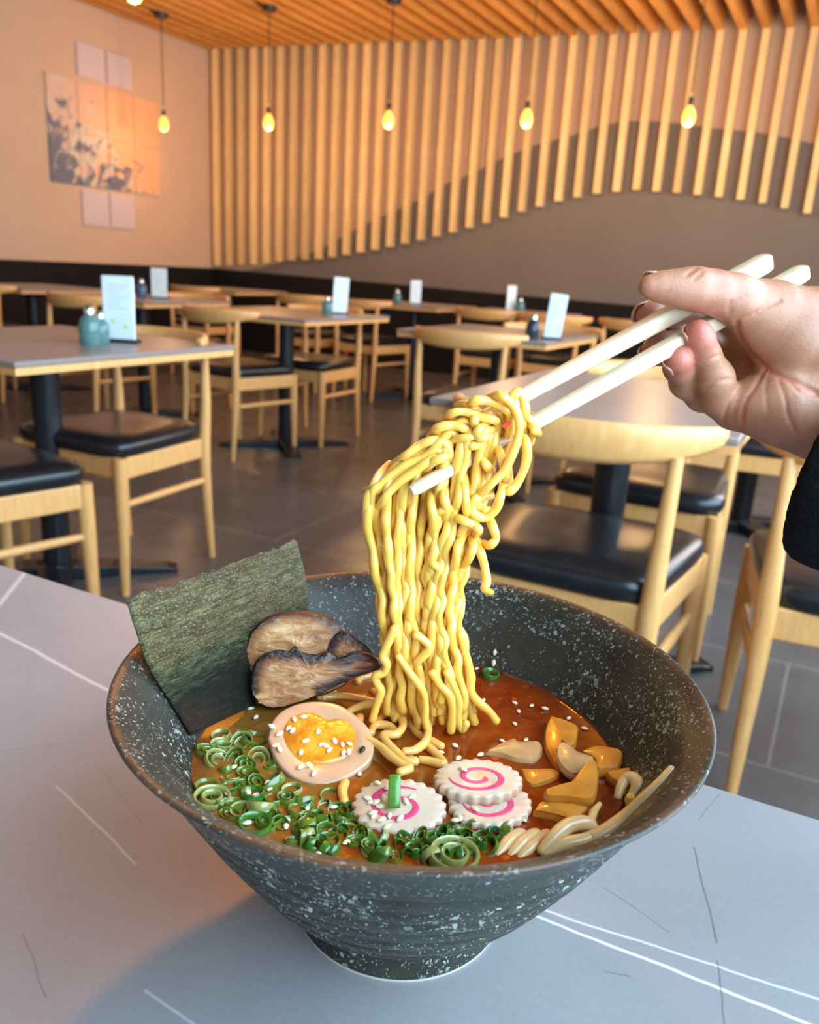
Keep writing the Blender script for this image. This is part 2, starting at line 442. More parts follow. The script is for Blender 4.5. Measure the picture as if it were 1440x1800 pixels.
# ================================================================== FURNITURE
def table(name_, x, y, sx_, sy_, label, rz=0, mat='stone2', post=True, thick=.016):
    root = empty('dining_table', (x, y, 0), rz, label=label, cat='table', group='square tables of the dining room' if mat == 'stone2' else None)
    hx, hy = sx_/2, sy_/2
    MB().box(-hx, hx, -hy, hy, .75-thick, .75).obj('tabletop', M[mat], root, bevel=.004)
    MB().box(-hx+.004, hx-.004, -hy+.004, hy-.004, .75-thick-.018, .75-thick).obj('underside_board', M['oak'], root, smooth=False)
    MB().lathe([(.1, .716), (.1, .70), (.042, .695), (.042, .05), (.06, .04), (.06, .03)], 24).obj('post', M['iron'], root)
    b = MB()
    for q in range(4):
        a = q*math.pi/2+math.pi/4; c, s = math.cos(a), math.sin(a)
        ring = []
        for r, wd, z in ((0, .06, .05), (.2, .04, .032), (.34, .034, .02), (.37, .03, .012)):
            for sd, zz in ((-1, .004), (1, .004), (1, z), (-1, z)):
                ring.append((c*r-s*wd*sd, s*r+c*wd*sd, zz))
        f = []
        for i in range(3):
            for k in range(4): f.append((i*4+k, i*4+(k+1) % 4, i*4+4+(k+1) % 4, i*4+4+k))
        f += [(0, 1, 2, 3), (15, 14, 13, 12)]
        b.add(ring, f)
    b.obj('base', M['iron'], root, smooth=False, bevel=.004)
    return root

def build_chair():
    root = empty('elbow_chair', (0, 0, 0))
    # seat pad
    b = MB(); nx = 10; outl = []
    def plan(k, s=1.0):   # rounded trapezoid, wider at the front
        q = 2*math.pi*k/40; c, sn = math.cos(q), math.sin(q); e = .32
        X = math.copysign(abs(c)**e, c); Y = math.copysign(abs(sn)**e, sn)
        return X*(.215+.022*Y)*s, Y*.21*s
    rings = [(.90, .425), (1.0, .43), (1.03, .445), (1.03, .462), (1.0, .475), (.9, .484), (.6, .486), (.3, .483)]
    v = []; f = []
    for s, z in rings:
        for k in range(40): v.append((*plan(k, s), z))
    for i in range(len(rings)-1):
        for k in range(40): f.append((i*40+k, i*40+(k+1) % 40, i*40+40+(k+1) % 40, i*40+40+k))
    f.append(tuple(reversed(range(40)))); f.append(tuple((len(rings)-1)*40+k for k in range(40)))
    b.add(v, f).obj('seat', M['leather'], root, angle=60)
    # frame rails
    b = MB()
    b.box(-.205, .205, .175, .20, .365, .43)
    b.box(-.185, .185, -.205, -.182, .365, .43)
    for s in (-1, 1):
        b.add([(s*.200, -.2, .365), (s*.176, -.2, .365), (s*.176, -.2, .43), (s*.200, -.2, .43), (s*.232, .19, .365), (s*.208, .19, .365), (s*.208, .19, .43), (s*.232, .19, .43)],
              [(0, 1, 2, 3), (7, 6, 5, 4), (0, 4, 5, 1), (1, 5, 6, 2), (2, 6, 7, 3), (3, 7, 4, 0)])
    b.obj('seat_frame', M['oak'], root, smooth=False, bevel=.004)
    for s in (-1, 1):
        MB().tube([(s*.226, .198, 0), (s*.224, .196, .12), (s*.221, .192, .3), (s*.219, .19, .41), (s*.219, .19, .43)], [.012, .0165, .021, .0215, .021], 14, round_end=False).obj('leg', M['oak'], root)
        MB().tube([(s*.200, -.225, 0), (s*.198, -.212, .15), (s*.196, -.2, .32), (s*.196, -.198, .42), (s*.20, -.204, .55), (s*.204, -.196, .718)], [.0115, .0155, .0195, .021, .017, .0125], 14, round_end=False).obj('leg', M['oak'], root)
        MB().tube([(s*.197, -.2, .285), (s*.209, 0, .285), (s*.221, .19, .285)], [.0105, .013, .0105], 10).obj('stretcher', M['oak'], root)
    # curved paddle backrest
    b = MB(); v = []; f = []; n = 40; prof = 10
    for i in range(n+1):
        t = -1+2*i/n; a = t*math.radians(78)
        cx = .27*math.sin(a); cy = -.262+.20*(1-math.cos(a)); nx_, ny_ = math.sin(a), -math.cos(a)
        e = max(0.0, 1-abs(t)**2.2)
        h = .034+.048*e**1.1; th = .013+.001*e
        end = 1 if abs(t) < .97 else .72
        h *= end; th *= end
        ztop = .776-.008*abs(t)**3; zc = ztop-h/2
        lean = .10*e+.02
        for k in range(prof):
            q = 2*math.pi*k/prof; c, s = math.cos(q), math.sin(q)
            u = math.copysign(abs(c)**.7, c)*th; w_ = math.copysign(abs(s)**.8, s)*h/2
            d = u+w_*lean*1.5
            v.append((cx+nx_*d, cy+ny_*d, zc+w_))
    for i in range(n):
        for k in range(prof): f.append((i*prof+k, i*prof+(k+1) % prof, (i+1)*prof+(k+1) % prof, (i+1)*prof+k))
    f.append(tuple(reversed(range(prof)))); f.append(tuple(n*prof+k for k in range(prof)))
    b.add(v, f).obj('backrest', M['oak'], root, angle=70)
    return root
chair0 = build_chair(); used = [False]
def chair(x, y, deg, label):
    o = chair0 if not used[0] else copy_tree(chair0)
    used[0] = True
    o.location = (x, y, 0); o.rotation_euler = (0, 0, math.radians(deg))
    tag(o, label, 'chair', 'honey oak elbow chairs of the dining room'); return o

T = {}
def tb(k, *a, **kw): T[k] = (a[0], a[1]); return table(k, *a, **kw)
tb('T1', -2.135, 1.70, .80, .80, 'brown grey square table at the left edge with a tall menu card and bottles')
tb('T2', -2.80, 3.83, .84, .84, 'brown grey table in the second row with a leaning pale blue menu card')
tb('T3', -4.03, 3.97, .80, .76, 'brown grey table behind the left one, carrying a blue bottle and menu card')
tb('T4', -3.19, 6.10, .78, .76, 'brown grey table before the black wall band, directly right of the second row table')
tb('T5', -.465, 1.98, .63, .80, 'empty brown grey table right behind the bowl, under the hand')
tb('T6', -1.49, 3.76, .72, .78, 'brown grey table beyond the chopsticks with a dark bottle and a tilted menu card')
tb('T7', -.30, 3.76, .76, .78, 'table at the right behind the hand, its black post showing under the chair back')
tb('T8', -5.20, 6.22, .76, .76, 'small far table in the corner below the slats')
tb('T9', -2.30, 6.14, .76, .76, 'far table with a slim menu card and a pale bottle before the black wall band')
tb('T10', -5.35, 4.2, .78, .78, 'table at the far left beside the tan wall')

chair(-1.95, 1.30, -9, 'elbow chair in the lower left corner, its black seat cut off by the frame')
chair(-2.065, 1.90, 180, 'elbow chair tucked in under the left table, its leg standing free of the tabletop corner')
chair(-2.905, 3.55, -9, 'elbow chair in front of the second row table, its back towards the camera')
chair(-2.83, 4.12, 178, 'elbow chair on the far side of the second row table')
chair(-3.42, 5.83, -9, 'elbow chair with its back to the camera at the next far table')
chair(-.442, 1.68, 0, 'large elbow chair right behind the bowl, its wide pale backrest below the chopsticks')
chair(-.46, 2.42, 180, 'elbow chair across the empty table behind the bowl, facing the camera')
chair(-1.50, 3.52, 0, 'elbow chair left of the chopsticks with its back to the dark bottle table')
chair(-1.40, 4.12, 180, 'elbow chair on the far side of the table seen over the chopsticks')
chair(-.30, 3.40, 4, 'elbow chair with its back to the camera at the table behind the hand')
chair(.118, 1.85, 6, 'elbow chair at the right edge beside the black sleeve')
chair(-5.20, 3.86, 0, 'elbow chair at the far left, only its backrest showing over the left table')
chair(-4.02, 3.62, -4, 'elbow chair behind the left menu card with its back to the camera')
chair(-4.03, 4.36, 180, 'elbow chair on the far side of the blue bottle table')
chair(-5.22, 5.90, 0, 'elbow chair at the small far corner table')
chair(-4.02, 5.85, 0, 'far elbow chair seen just over the second row table')
chair(-2.36, 5.80, 0, 'far elbow chair below the slim menu card')
chair(-1.86, 5.76, 0, 'far elbow chair just left of the tilted menu card')
chair(-1.30, 5.85, 0, 'far elbow chair just left of the fingertips')

# ------------------------------------------------------------------ things on the tables
M['leaf_print'] = simple('yellow_green_print', (.55, .85, .15), .4)
M['line_print'] = simple('pale_grey_print', (.55, .68, .74), .4)
def menu(x, y, deg, label, wd=.095, h=.19, tilt=0, marks=True):
    root = empty('menu_holder', (x, y, .75), math.radians(deg), label=label, cat='menu', group='menu cards standing on the tables')
    c = MB().box(-wd/2, wd/2, -.004, .004, .006, h).obj('card', M['card'], root, bevel=.0035)
    MB().box(-wd*.62, wd*.62, -.022, .022, 0, .010).obj('base', M['iron'], root, bevel=.003)
    if marks:
        b = MB()
        for px_, pz in ((-.018, .062), (.022, .047)):
            k = [(px_+.008*math.cos(q)*(1.3 if i % 2 else .6), -.0046, pz+.008*math.sin(q)*(1.3 if i % 2 else .6)) for i, q in enumerate(np.linspace(0, 2*math.pi, 11)[:-1])]
            b.add(k, [tuple(range(10))])
        b.obj('leaf_marks', M['leaf_print'], c, smooth=False)
        b = MB()
        for q in range(7): b.add([(-.03, -.0046, h-.03-q*.011), (.03-.012*(q % 3), -.0046, h-.03-q*.011), (.03-.012*(q % 3), -.0046, h-.027-q*.011), (-.03, -.0046, h-.027-q*.011)], [(0, 1, 2, 3)])
        b.obj('text_lines', M['line_print'], c, smooth=False)
    if tilt: c.rotation_euler = (0, math.radians(tilt), 0)
    return root
menu(-1.975, 1.85, 25, 'tall white menu card with two green marks on the left table', .098, .195)
menu(-3.93, 4.02, 28, 'white menu card beside the blue bottle, behind the left table', .10, .185)
menu(-2.585, 4.03, 40, 'pale blue menu card on the second row table', .085, .20, 3)
menu(-3.13, 5.99, 35, 'small white menu card on the far table in front of the black band', .085, .185)
menu(-2.32, 5.99, 45, 'slim white menu card beyond the chopsticks at the far wall', .075, .19)
menu(-1.175, 3.56, 20, 'pale blue tilted menu card just above the chopsticks', .075, .195, 5)
def glass(name, col):
    m, nt, bs = nodes(name); bs.inputs['Base Color'].default_value = (*col, 1); bs.inputs['Roughness'].default_value = .08
    bs.inputs['Transmission Weight'].default_value = .35; bs.inputs['IOR'].default_value = 1.45; return m
M['teal_glass'] = glass('teal_glass', (.14, .30, .28)); M['blue_glass'] = glass('blue_glass', (.10, .17, .30)); M['dark_glass'] = glass('dark_glass', (.03, .045, .07))
def bottle(x, y, label, gl, h=.12, r=.034):
    root = empty('sauce_bottle', (x, y, .75), label=label, cat='bottle', group='sauce bottles standing on the tables')
    MB().lathe([(r*.9, 0), (r, .006), (r, h*.45), (r*.86, h*.62), (r*.5, h*.74), (r*.42, h*.78)], 24).obj('body', M[gl], root, angle=60)
    MB().lathe([(r*.5, h*.76), (r*.5, h*.86), (r*.36, h*.94), (r*.16, h)], 18).obj('cap', M['steel'], root, angle=60)
bottle(-1.955, 1.72, 'teal glass sauce bottle with steel cap beside the tall menu card', 'teal_glass', .115, .03)
bottle(-1.985, 1.785, 'second teal bottle squeezed between the first one and the menu card', 'teal_glass', .095, .026)
bottle(-4.03, 3.97, 'blue sauce bottle behind the tall white menu card', 'blue_glass', .12)
bottle(-2.60, 3.93, 'small pale bottle against the pale blue menu card of the second row', 'teal_glass', .10, .028)
bottle(-3.26, 5.93, 'bottle left of the small white card at the black band', 'teal_glass', .11)
bottle(-2.24, 5.98, 'pale bottle right of the slim far menu card', 'teal_glass', .11)
bottle(-1.235, 3.475, 'dark sauce bottle left of the tilted menu card above the chopsticks', 'dark_glass', .11, .03)

# ================================================================== THE NEAR TABLE AND BOWL
tbl = empty('dining_table', (-.2, -.1, 0), label='grey porcelain table with white veins in the foreground carrying the ramen bowl', cat='table')
b = MB().box(-1.3, .85, -.62, .525, .722, .75)
top = b.obj('tabletop', M['stone'], tbl, bevel=.003)
# object space = room space for the veins
top.parent = None; top.data.transform(Matrix.Translation((-.2, -.1, 0))); top.parent = tbl; top.matrix_parent_inverse = Matrix.Translation((.2, .1, 0))
for sx_ in (-.9, .5):
    MB().lathe([(.1, .722), (.1, .706), (.042, .70), (.042, .04), (.25, .02), (.26, 0)], 28, (sx_, -.05, 0)).obj('post', M['iron'], tbl)

BX, BY = -.129, .262            # bowl axis on the table
ZS = .822                        # broth level
def bowl_mat():
    m, nt, bs = nodes('speckled_black_stoneware')
    v = coord(nt)
    f = noise(nt, v, 60, 4, .6)
    c = ramp(nt, f, [(.3, (.018, .018, .013)), (.7, (.042, .040, .029))])
    nz = N(nt, 'ShaderNodeTexNoise'); nz.inputs['Scale'].default_value = 300; nt.links.new(v, nz.inputs['Vector'])
    va = N(nt, 'ShaderNodeVectorMath', operation='MULTIPLY_ADD'); nt.links.new(nz.outputs['Color'], va.inputs[0]); va.inputs[1].default_value = (.004,)*3; nt.links.new(v, va.inputs[2])
    clus = ramp(nt, noise(nt, v, 40, 3), [(.35, .45), (.65, 1.15)])
    for sc_, pw, am in ((330, 3.2, .46), (620, 2.2, .50), (900, 1.6, .42)):
        sp = N(nt, 'ShaderNodeTexVoronoi'); sp.inputs['Scale'].default_value = sc_
        nt.links.new(va.outputs[0], sp.inputs['Vector'])
        seed = N(nt, 'ShaderNodeSeparateColor'); nt.links.new(sp.outputs['Color'], seed.inputs[0])
        size = math_(nt, 'MULTIPLY', math_(nt, 'MULTIPLY', math_(nt, 'POWER', seed.outputs[0], pw), am), clus)
        k = math_(nt, 'GREATER_THAN', size, sp.outputs['Distance'])
        k = math_(nt, 'MULTIPLY', k, math_(nt, 'ADD', math_(nt, 'MULTIPLY', seed.outputs[1], .6), .2))
        c = mix(nt, k, c, (.42, .46, .41))
    # brown iron line worn through the glaze along the lip
    sep = N(nt, 'ShaderNodeSeparateXYZ'); nt.links.new(v, sep.inputs[0])
    rim = math_(nt, 'MULTIPLY', math_(nt, 'GREATER_THAN', sep.outputs[2], .1062), ramp(nt, noise(nt, v, 30, 3), [(.4, 0.0), (.65, .6)]))
    c = mix(nt, rim, c, (.13, .06, .03))
    nt.links.new(c, bs.inputs['Base Color'])
    bs.inputs['Roughness'].default_value = .42; bs.inputs['Specular IOR Level'].default_value = .4
    bump(nt, bs, noise(nt, v, 500, 3), .25, .0006)
    return m
M['bowl'] = bowl_mat()
bowl = empty('ramen_bowl', (BX, BY, .75), label='speckled black stoneware ramen bowl with a ridged flared side on the near table', cat='bowl')
prof = [(.0, .006), (.034, .006), (.037, .0), (.0425, .0), (.0435, .002), (.0415, .0145), (.044, .0165)]
outer = [(.0485, .0178), (.054, .0215), (.060, .0275), (.067, .0365), (.0745, .0475), (.083, .0605), (.0915, .075), (.099, .088), (.1055, .098), (.110, .1035)]
orr = np.array([p[0] for p in outer]); oz = np.array([p[1] for p in outer])
for z in np.linspace(.0178, .1035, 110):
    r = float(np.interp(z, oz, orr))
    g = 0
    if .026 < z < .088:
        ph = ((z-.026)/.0088) % 1.0; g = -.0011*math.exp(-((ph-.5)/.16)**2)
    prof.append((r+g, z))
prof += [(.1117, .1054), (.1128, .1066), (.1122, .1074), (.1105, .1072), (.1085, .1055)]
for z in np.linspace(.103, .02, 30):
    prof.append((float(np.interp(z, oz, orr))-.0055, z))
prof += [(.03, .0165), (.0, .016)]
bm = MB(); bm.lathe(prof, 128, close=False)
bm.obj('bowl_body', M['bowl'], bowl, angle=180)
m_raw, nt_, bs_ = nodes('unglazed_foot'); bs_.inputs['Base Color'].default_value = (.55, .5, .42, 1); bs_.inputs['Roughness'].default_value = .8
MB().lathe([(.0375, -.0002), (.0429, -.0002), (.0434, .0012), (.0428, .0012)], 96, close=False).obj('foot_ring', m_raw, bowl)
def wall_r(z): return float(np.interp(z-.75, oz, orr))-.0055   # inner radius at height z

def broth_mat():
    m, nt, bs = nodes('spicy_oily_broth')
    v = coord(nt)
    sep = N(nt, 'ShaderNodeSeparateXYZ'); nt.links.new(v, sep.inputs[0])
    n1 = noise(nt, v, 16, 5, .6, 1.2); n2 = noise(nt, coord(nt, loc=(2, 1, 0)), 55, 5, .65, 1.0)
    # the chilli oil has gathered on the far right side
    side = math_(nt, 'ADD', math_(nt, 'MULTIPLY', sep.outputs[0], 7.5), math_(nt, 'MULTIPLY', sep.outputs[1], 4.0))
    k = math_(nt, 'ADD', math_(nt, 'ADD', side, .45), math_(nt, 'MULTIPLY', math_(nt, 'SUBTRACT', n1, .5), 1.6))
    c = ramp(nt, k, [(.10, (.20, .10, .018)), (.34, (.27, .075, .006)), (.54, (.26, .030, .0015)), (.9, (.15, .010, .0008))])
    c = mix(nt, ramp(nt, n2, [(.42, 0.0), (.7, .55)]), c, (.34, .09, .008))
    # oil eyes
    vo = N(nt, 'ShaderNodeTexVoronoi'); vo.inputs['Scale'].default_value = 190; nt.links.new(v, vo.inputs['Vector'])
    sd = N(nt, 'ShaderNodeSeparateColor'); nt.links.new(vo.outputs['Color'], sd.inputs[0])
    eye = math_(nt, 'GREATER_THAN', math_(nt, 'MULTIPLY', math_(nt, 'POWER', sd.outputs[0], 5.0), .36), vo.outputs['Distance'])
    c = mix(nt, math_(nt, 'MULTIPLY', eye, .75), c, (.50, .10, .008))
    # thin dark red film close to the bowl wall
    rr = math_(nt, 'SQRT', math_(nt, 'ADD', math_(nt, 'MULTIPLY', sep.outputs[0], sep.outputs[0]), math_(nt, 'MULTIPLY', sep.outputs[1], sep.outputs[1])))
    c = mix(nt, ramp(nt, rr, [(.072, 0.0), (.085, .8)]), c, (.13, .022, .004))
    nt.links.new(c, bs.inputs['Base Color'])
    bs.inputs['Roughness'].default_value = .07; bs.inputs['Specular IOR Level'].default_value = .42
    bs.inputs['Coat Weight'].default_value = .25; bs.inputs['Coat Roughness'].default_value = .03
    bump(nt, bs, math_(nt, 'ADD', n2, math_(nt, 'MULTIPLY', eye, .25)), .18, .0018)
    return m
M['broth'] = broth_mat()
b = MB()
pr = [(0, 0)]+[(r, 0) for r in np.linspace(.01, .082, 10)]+[(.0845, .0002), (wall_r(ZS)+.0004, .0011), (wall_r(ZS-.012)-.001, -.012), (0, -.012)]
b.lathe(pr, 96, close=False)
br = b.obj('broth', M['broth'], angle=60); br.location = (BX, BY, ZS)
tag(br, 'spicy red orange broth with oil eyes filling the speckled bowl', 'broth')

# camera-independent helper frames for the food
UPZ = np.array([0, 0, 1.0])
def lean(P, deg):
    """normal of a face at P that leans from straight up towards the diner (the -Y side of the bowl) by deg"""
    h = unit(np.array([-P[0], -P[1], 0])); a = math.radians(deg)
    return unit(UPZ*math.cos(a)+h*math.sin(a))
def slab(outline, P, n, thick, name, mats, parent=None, inset=.0008, rings=(.35, .7, .92), dome=0, smooth_it=True, back=True, per=4, jit=0):
    """solid slice whose face lies in the plane (P, n): outline in room coordinates, thickness along -n"""
    q = [np.array(p) for p in outline]
    if smooth_it:
        c = smooth_path(q+[q[0]], per)[:-1]
    else: c = q
    cen = sum(c)/len(c); K = len(c); v = [cen+n*dome]; f = []; mi = []
    levels = [(s, dome*(1-s*s), 0) for s in rings]
    ring_list = []
    for s, h, _ in levels: ring_list.append([cen+(p-cen)*s+n*h for p in c])
    mx = max(np.linalg.norm(p-cen) for p in c)
    ins = 1-inset/mx*1.2
    ring_list.append([cen+(p-cen)*ins for p in c])
    ring_list.append([p-n*inset for p in c])
    nface = len(ring_list)-1
    ring_list.append([p-n*(thick-inset) for p in c])
    ring_list.append([cen+(p-cen)*ins-n*thick for p in c])
    for r in ring_list: v += r
    for k in range(K): f.append((0, 1+k, 1+(k+1) % K)); mi.append(0)
    for i in range(len(ring_list)-1):
        for k in range(K):
            f.append((1+i*K+k, 1+(i+1)*K+k, 1+(i+1)*K+(k+1) % K, 1+i*K+(k+1) % K)); mi.append(0 if i < nface-1 else 1)
    last = 1+(len(ring_list)-1)*K
    f.append(tuple(last+K-1-k for k in range(K))); mi.append(1)
    if jit:
        rr = random.Random(len(outline))
        v = [p+np.array([rr.uniform(-jit, jit) for _ in range(3)]) for p in v]
    b = MB(); b.add(v, f); b.mi = mi
    # make the face look along n
    a0, a1, a2 = (np.array(b.v[i]) for i in f[0])
    if np.dot(np.cross(a1-a0, a2-a0), n) < 0: b.f = [tuple(reversed(x)) for x in b.f]
    if not isinstance(mats, (list, tuple)): mats = [mats, mats]
    return b.obj(name, mats, parent, angle=55)

# ------------------------------------------------------------------ nori sheet
def nori_mat():
    m, nt, bs = nodes('toasted_seaweed')
    v = coord(nt, kind='UV')
    f = noise(nt, coord(nt, (11, 26, 1), 'UV'), 1.0, 7, .75, .5)
    g = noise(nt, coord(nt, (75, 95, 1), 'UV'), 1.0, 4, .75)
    line = noise(nt, coord(nt, (5, 62, 1), 'UV'), 1.0, 3, .65, .5)
    c = ramp(nt, f, [(.36, (.018, .022, .008)), (.50, (.085, .092, .028)), (.64, (.21, .215, .10))])
    c = mix(nt, ramp(nt, line, [(.40, .75), (.52, 0.0)]), c, (.016, .019, .008))
    c = mix(nt, ramp(nt, g, [(.54, 0.0), (.66, .9)]), c, (.42, .44, .27))
    sep = N(nt, 'ShaderNodeSeparateXYZ'); nt.links.new(v, sep.inputs[0])
    wet = ramp(nt, math_(nt, 'ADD', math_(nt, 'ADD', sep.outputs[1], math_(nt, 'MULTIPLY', sep.outputs[0], -.12)), math_(nt, 'MULTIPLY', math_(nt, 'SUBTRACT', f, .5), .5)), [(.28, .88), (.50, 0.0)])
    c = mix(nt, wet, c, (.010, .011, .010))   # soaked lower half
    nt.links.new(c, bs.inputs['Base Color'])
    bs.inputs['Roughness'].default_value = .42
    bump(nt, bs, math_(nt, 'ADD', math_(nt, 'ADD', math_(nt, 'MULTIPLY', line, 1.4), g), f), .9, .0022)
    return m
M['nori'] = nori_mat()
# four corners and the places where it lies on the lip
RZ = .8575
def inner_at(ang, z, ins=.0012): r = wall_r(z)-ins; return np.array([BX+r*math.cos(ang), BY+r*math.sin(ang), z])
def on_wall(x, y, ins=.0016):
    """where a sight line meets the inside wall of the bowl"""
    best = None
    for z in np.linspace(ZS-.004, RZ, 300):
        P = on_z(x, y, z); e = abs(math.hypot(P[0]-BX, P[1]-BY)-(wall_r(z)-ins))
        if best is None or e < best[0]: best = (e, P)
    return best[1]
bL, mL, pL = on_wall(336, 1292), on_wall(296, 1228), on_wall(258, 1164)
bR, mR, pR = on_z(524, 1203, ZS-.004), on_wall(536, 1110, .0022), on_wall(541, 1040, .002)
dL = (pL-EYE)@FWD; dR = (pR-EYE)@FWD
tL, tR = at_d(221, 1052, dL+.010), at_d(521, 948, dR+.004)
b = MB(); nu, nv = 44, 40; uv = []
def edge(pts, t):
    ts = [0, .30, .60, 1.0]
    return np.array([np.interp(t, ts, [p[k] for p in pts]) for k in range(3)])
eL = smooth_path([bL, mL, pL, tL], 8); eR = smooth_path([bR, mR, pR, tR], 8)
rn = random.Random(3)
v = []
nrm = unit(np.cross(tR-tL, tL-bL))
for j in range(nv+1):
    t = j/nv*(len(eL)-1); i0 = min(int(t), len(eL)-2); fr = t-i0
    L = eL[i0]*(1-fr)+eL[i0+1]*fr; Rr = eR[i0]*(1-fr)+eR[i0+1]*fr
    for i in range(nu+1):
        u = i/nu
        p = L*(1-u)+Rr*u
        bow = math.sin(math.pi*u)*.0025*(j/nv)
        p = p+nrm*(bow if np.dot(nrm, p-np.array([BX, BY, p[2]])) < 0 else -bow)
        if j == nv: p = p+np.array([0, 0, 1])*(rn.uniform(-.0012, .0009)-.0016*math.sin(math.pi*u*1.0))
        if j == nv-1: p = p-np.array([0, 0, 1])*.0008*math.sin(math.pi*u)
        p = p+nrm*rn.uniform(-.00025, .00025)
        v.append(p)
f = [(j*(nu+1)+i, j*(nu+1)+i+1, (j+1)*(nu+1)+i+1, (j+1)*(nu+1)+i) for j in range(nv) for i in range(nu)]
b.add(v, f); no = b.obj('nori_sheet', M['nori'], angle=180)
ul = no.data.uv_layers.new(name='UVMap')
for poly in no.data.polygons:
    for li in poly.loop_indices:
        vi = no.data.loops[li].vertex_index
        ul.data[li].uv = ((vi % (nu+1))/nu, (vi//(nu+1))/nv)
sm = no.modifiers.new('thickness', 'SOLIDIFY'); sm.thickness = .0006; sm.offset = 0
tag(no, 'dark green nori seaweed sheet standing against the left rim of the bowl', 'seaweed')

# ------------------------------------------------------------------ roast pork slices
def pork_mats():
    m, nt, bs = nodes('braised_pork')
    v = coord(nt)
    f = noise(nt, coord(nt, (1, 1, 3.0)), 90, 5, .62, .8)
    big = noise(nt, v, 45, 3, .5)
    c = ramp(nt, f, [(.30, (.30, .085, .018)), (.5, (.62, .28, .095)), (.68, (.88, .54, .28))])
    c = mix(nt, ramp(nt, big, [(.45, 0.0), (.65, .6)]), c, (.24, .07, .022))
    at = N(nt, 'ShaderNodeAttribute', attribute_name='char')
    ck = math_(nt, 'ADD', at.outputs['Fac'], math_(nt, 'MULTIPLY', math_(nt, 'SUBTRACT', f, .5), .8))
    c = mix(nt, ramp(nt, ck, [(.3, 0.0), (.62, .9)]), c, (.16, .045, .014))
    c = mix(nt, ramp(nt, ck, [(.55, 0.0), (.82, .96)]), c, (.012, .007, .006))
    nt.links.new(c, bs.inputs['Base Color']); bs.inputs['Roughness'].default_value = .3
    bs.inputs['Subsurface Weight'].default_value = .12; bs.inputs['Subsurface Radius'].default_value = (.004, .002, .001)
    bs.inputs['Coat Weight'].default_value = .3; bs.inputs['Coat Roughness'].default_value = .15
    bump(nt, bs, f, .7, .0022)
    return m
M['pork'] = pork_mats()
M['char'] = simple('charred_rind', (.035, .014, .008), .45, var=.8, vscale=160, bmp=.6, bscale=350, bdist=.001)
def pork(outline_px, base_px, deg, label, thick, crust=1.0):
    P = on_z(*base_px, ZS); n = lean(P, deg)
    pts = [on_plane(x, y, P, n) for x, y in outline_px]
    o = slab(pts, P, n, thick, 'pork_slice', [M['pork'], M['char']], inset=.0013, rings=(.2, .4, .55, .68, .78, .86, .92, .965), per=5, jit=.00022, dome=.0008)
    me = o.data; at = me.attributes.new('char', 'FLOAT', 'POINT')
    q = [np.array(p) for p in smooth_path(pts+[pts[0]], 4)]
    qa = np.array(q); low = np.array([to_px(p)[1] for p in q])
    top = np.where(low < base_px[1]-30, crust, .35*crust)
    vals = []
    for vtx in me.vertices:
        d = np.linalg.norm(qa-np.array(vtx.co), axis=1); i = int(d.argmin())
        vals.append(max(0.0, 1-d[i]/.0085)*top[i])
    at.data.foreach_set('value', vals)
    tag(o, label, 'meat slice', 'roast pork slices in the bowl'); return o
back_ = pork([(436, 1222), (429, 1190), (430, 1150), (438, 1118), (458, 1094), (486, 1080), (520, 1075), (556, 1078), (585, 1088), (606, 1106), (610, 1130), (612, 1165), (612, 1200), (560, 1225), (480, 1240)],
     (540, 1236), 72, 'rounder roast pork slice with browned rind, behind and leaning on the nori', .008, .72)
lobe_ = pork([(574, 1152), (580, 1128), (592, 1114), (608, 1110), (630, 1122), (652, 1141), (663, 1162), (655, 1182), (612, 1190), (580, 1176)], (590, 1242), 70, None, .006, .95)
lobe_.name = 'curled_fold'; lobe_.parent = back_
for k_ in ('category', 'group'):
    if k_ in lobe_: del lobe_[k_]
pork([(452, 1238), (441, 1218), (441, 1190), (449, 1165), (466, 1150), (492, 1143), (508, 1147), (519, 1136), (530, 1148), (556, 1152), (580, 1146), (600, 1158), (620, 1147), (648, 1148), (668, 1160), (669, 1176), (640, 1186), (605, 1200), (560, 1222), (510, 1240), (478, 1246)],
     (500, 1256), 70, 'front roast pork slice with a charred wavy upper edge, half sunk in the broth', .006)

# ------------------------------------------------------------------ marinated egg half
egg_px = [(471, 1297), (478, 1268), (497, 1248), (528, 1235), (562, 1232), (596, 1238), (628, 1258), (650, 1282), (658, 1308), (652, 1334), (630, 1354), (600, 1370), (566, 1378), (532, 1372), (505, 1357), (484, 1332)]
EP = on_z(562, 1308, ZS+.0055); EN = lean(EP, 16)
M['egg'] = simple('marinated_egg_white', (.66, .37, .21), .28, var=.12, vscale=90, sss=.25, sssr=(.005, .003, .002), coat=.3)
def yolk_mat():
    m, nt, bs = nodes('jammy_yolk')
    f = noise(nt, coord(nt), 120, 5, .6, .5)
    c = ramp(nt, f, [(.35, (.62, .17, .01)), (.55, (.82, .33, .02)), (.7, (.90, .45, .05))])
    nt.links.new(c, bs.inputs['Base Color']); bs.inputs['Roughness'].default_value = .15
    bs.inputs['Coat Weight'].default_value = .8; bs.inputs['Coat Roughness'].default_value = .05
    bs.inputs['Subsurface Weight'].default_value = .2; bs.inputs['Subsurface Radius'].default_value = (.004, .002, .0005)
    bump(nt, bs, f, .5, .002); return m
M['yolk'] = yolk_mat()
ept = smooth_path([on_plane(x, y, EP, EN) for x, y in egg_px]+[on_plane(*egg_px[0], EP, EN)], 5)[:-1]
ec = sum(ept)/len(ept); K = len(ept)
b = MB(); v = [ec-EN*.0008]; 
lev = [(.3, -.0008), (.58, -.0007), (.62, -.0002), (.8, 0), (.95, 0), (.99, -.0003), (1.0, -.0010), (1.0, -.004), (.95, -.009), (.82, -.0145), (.6, -.018), (.3, -.0195)]
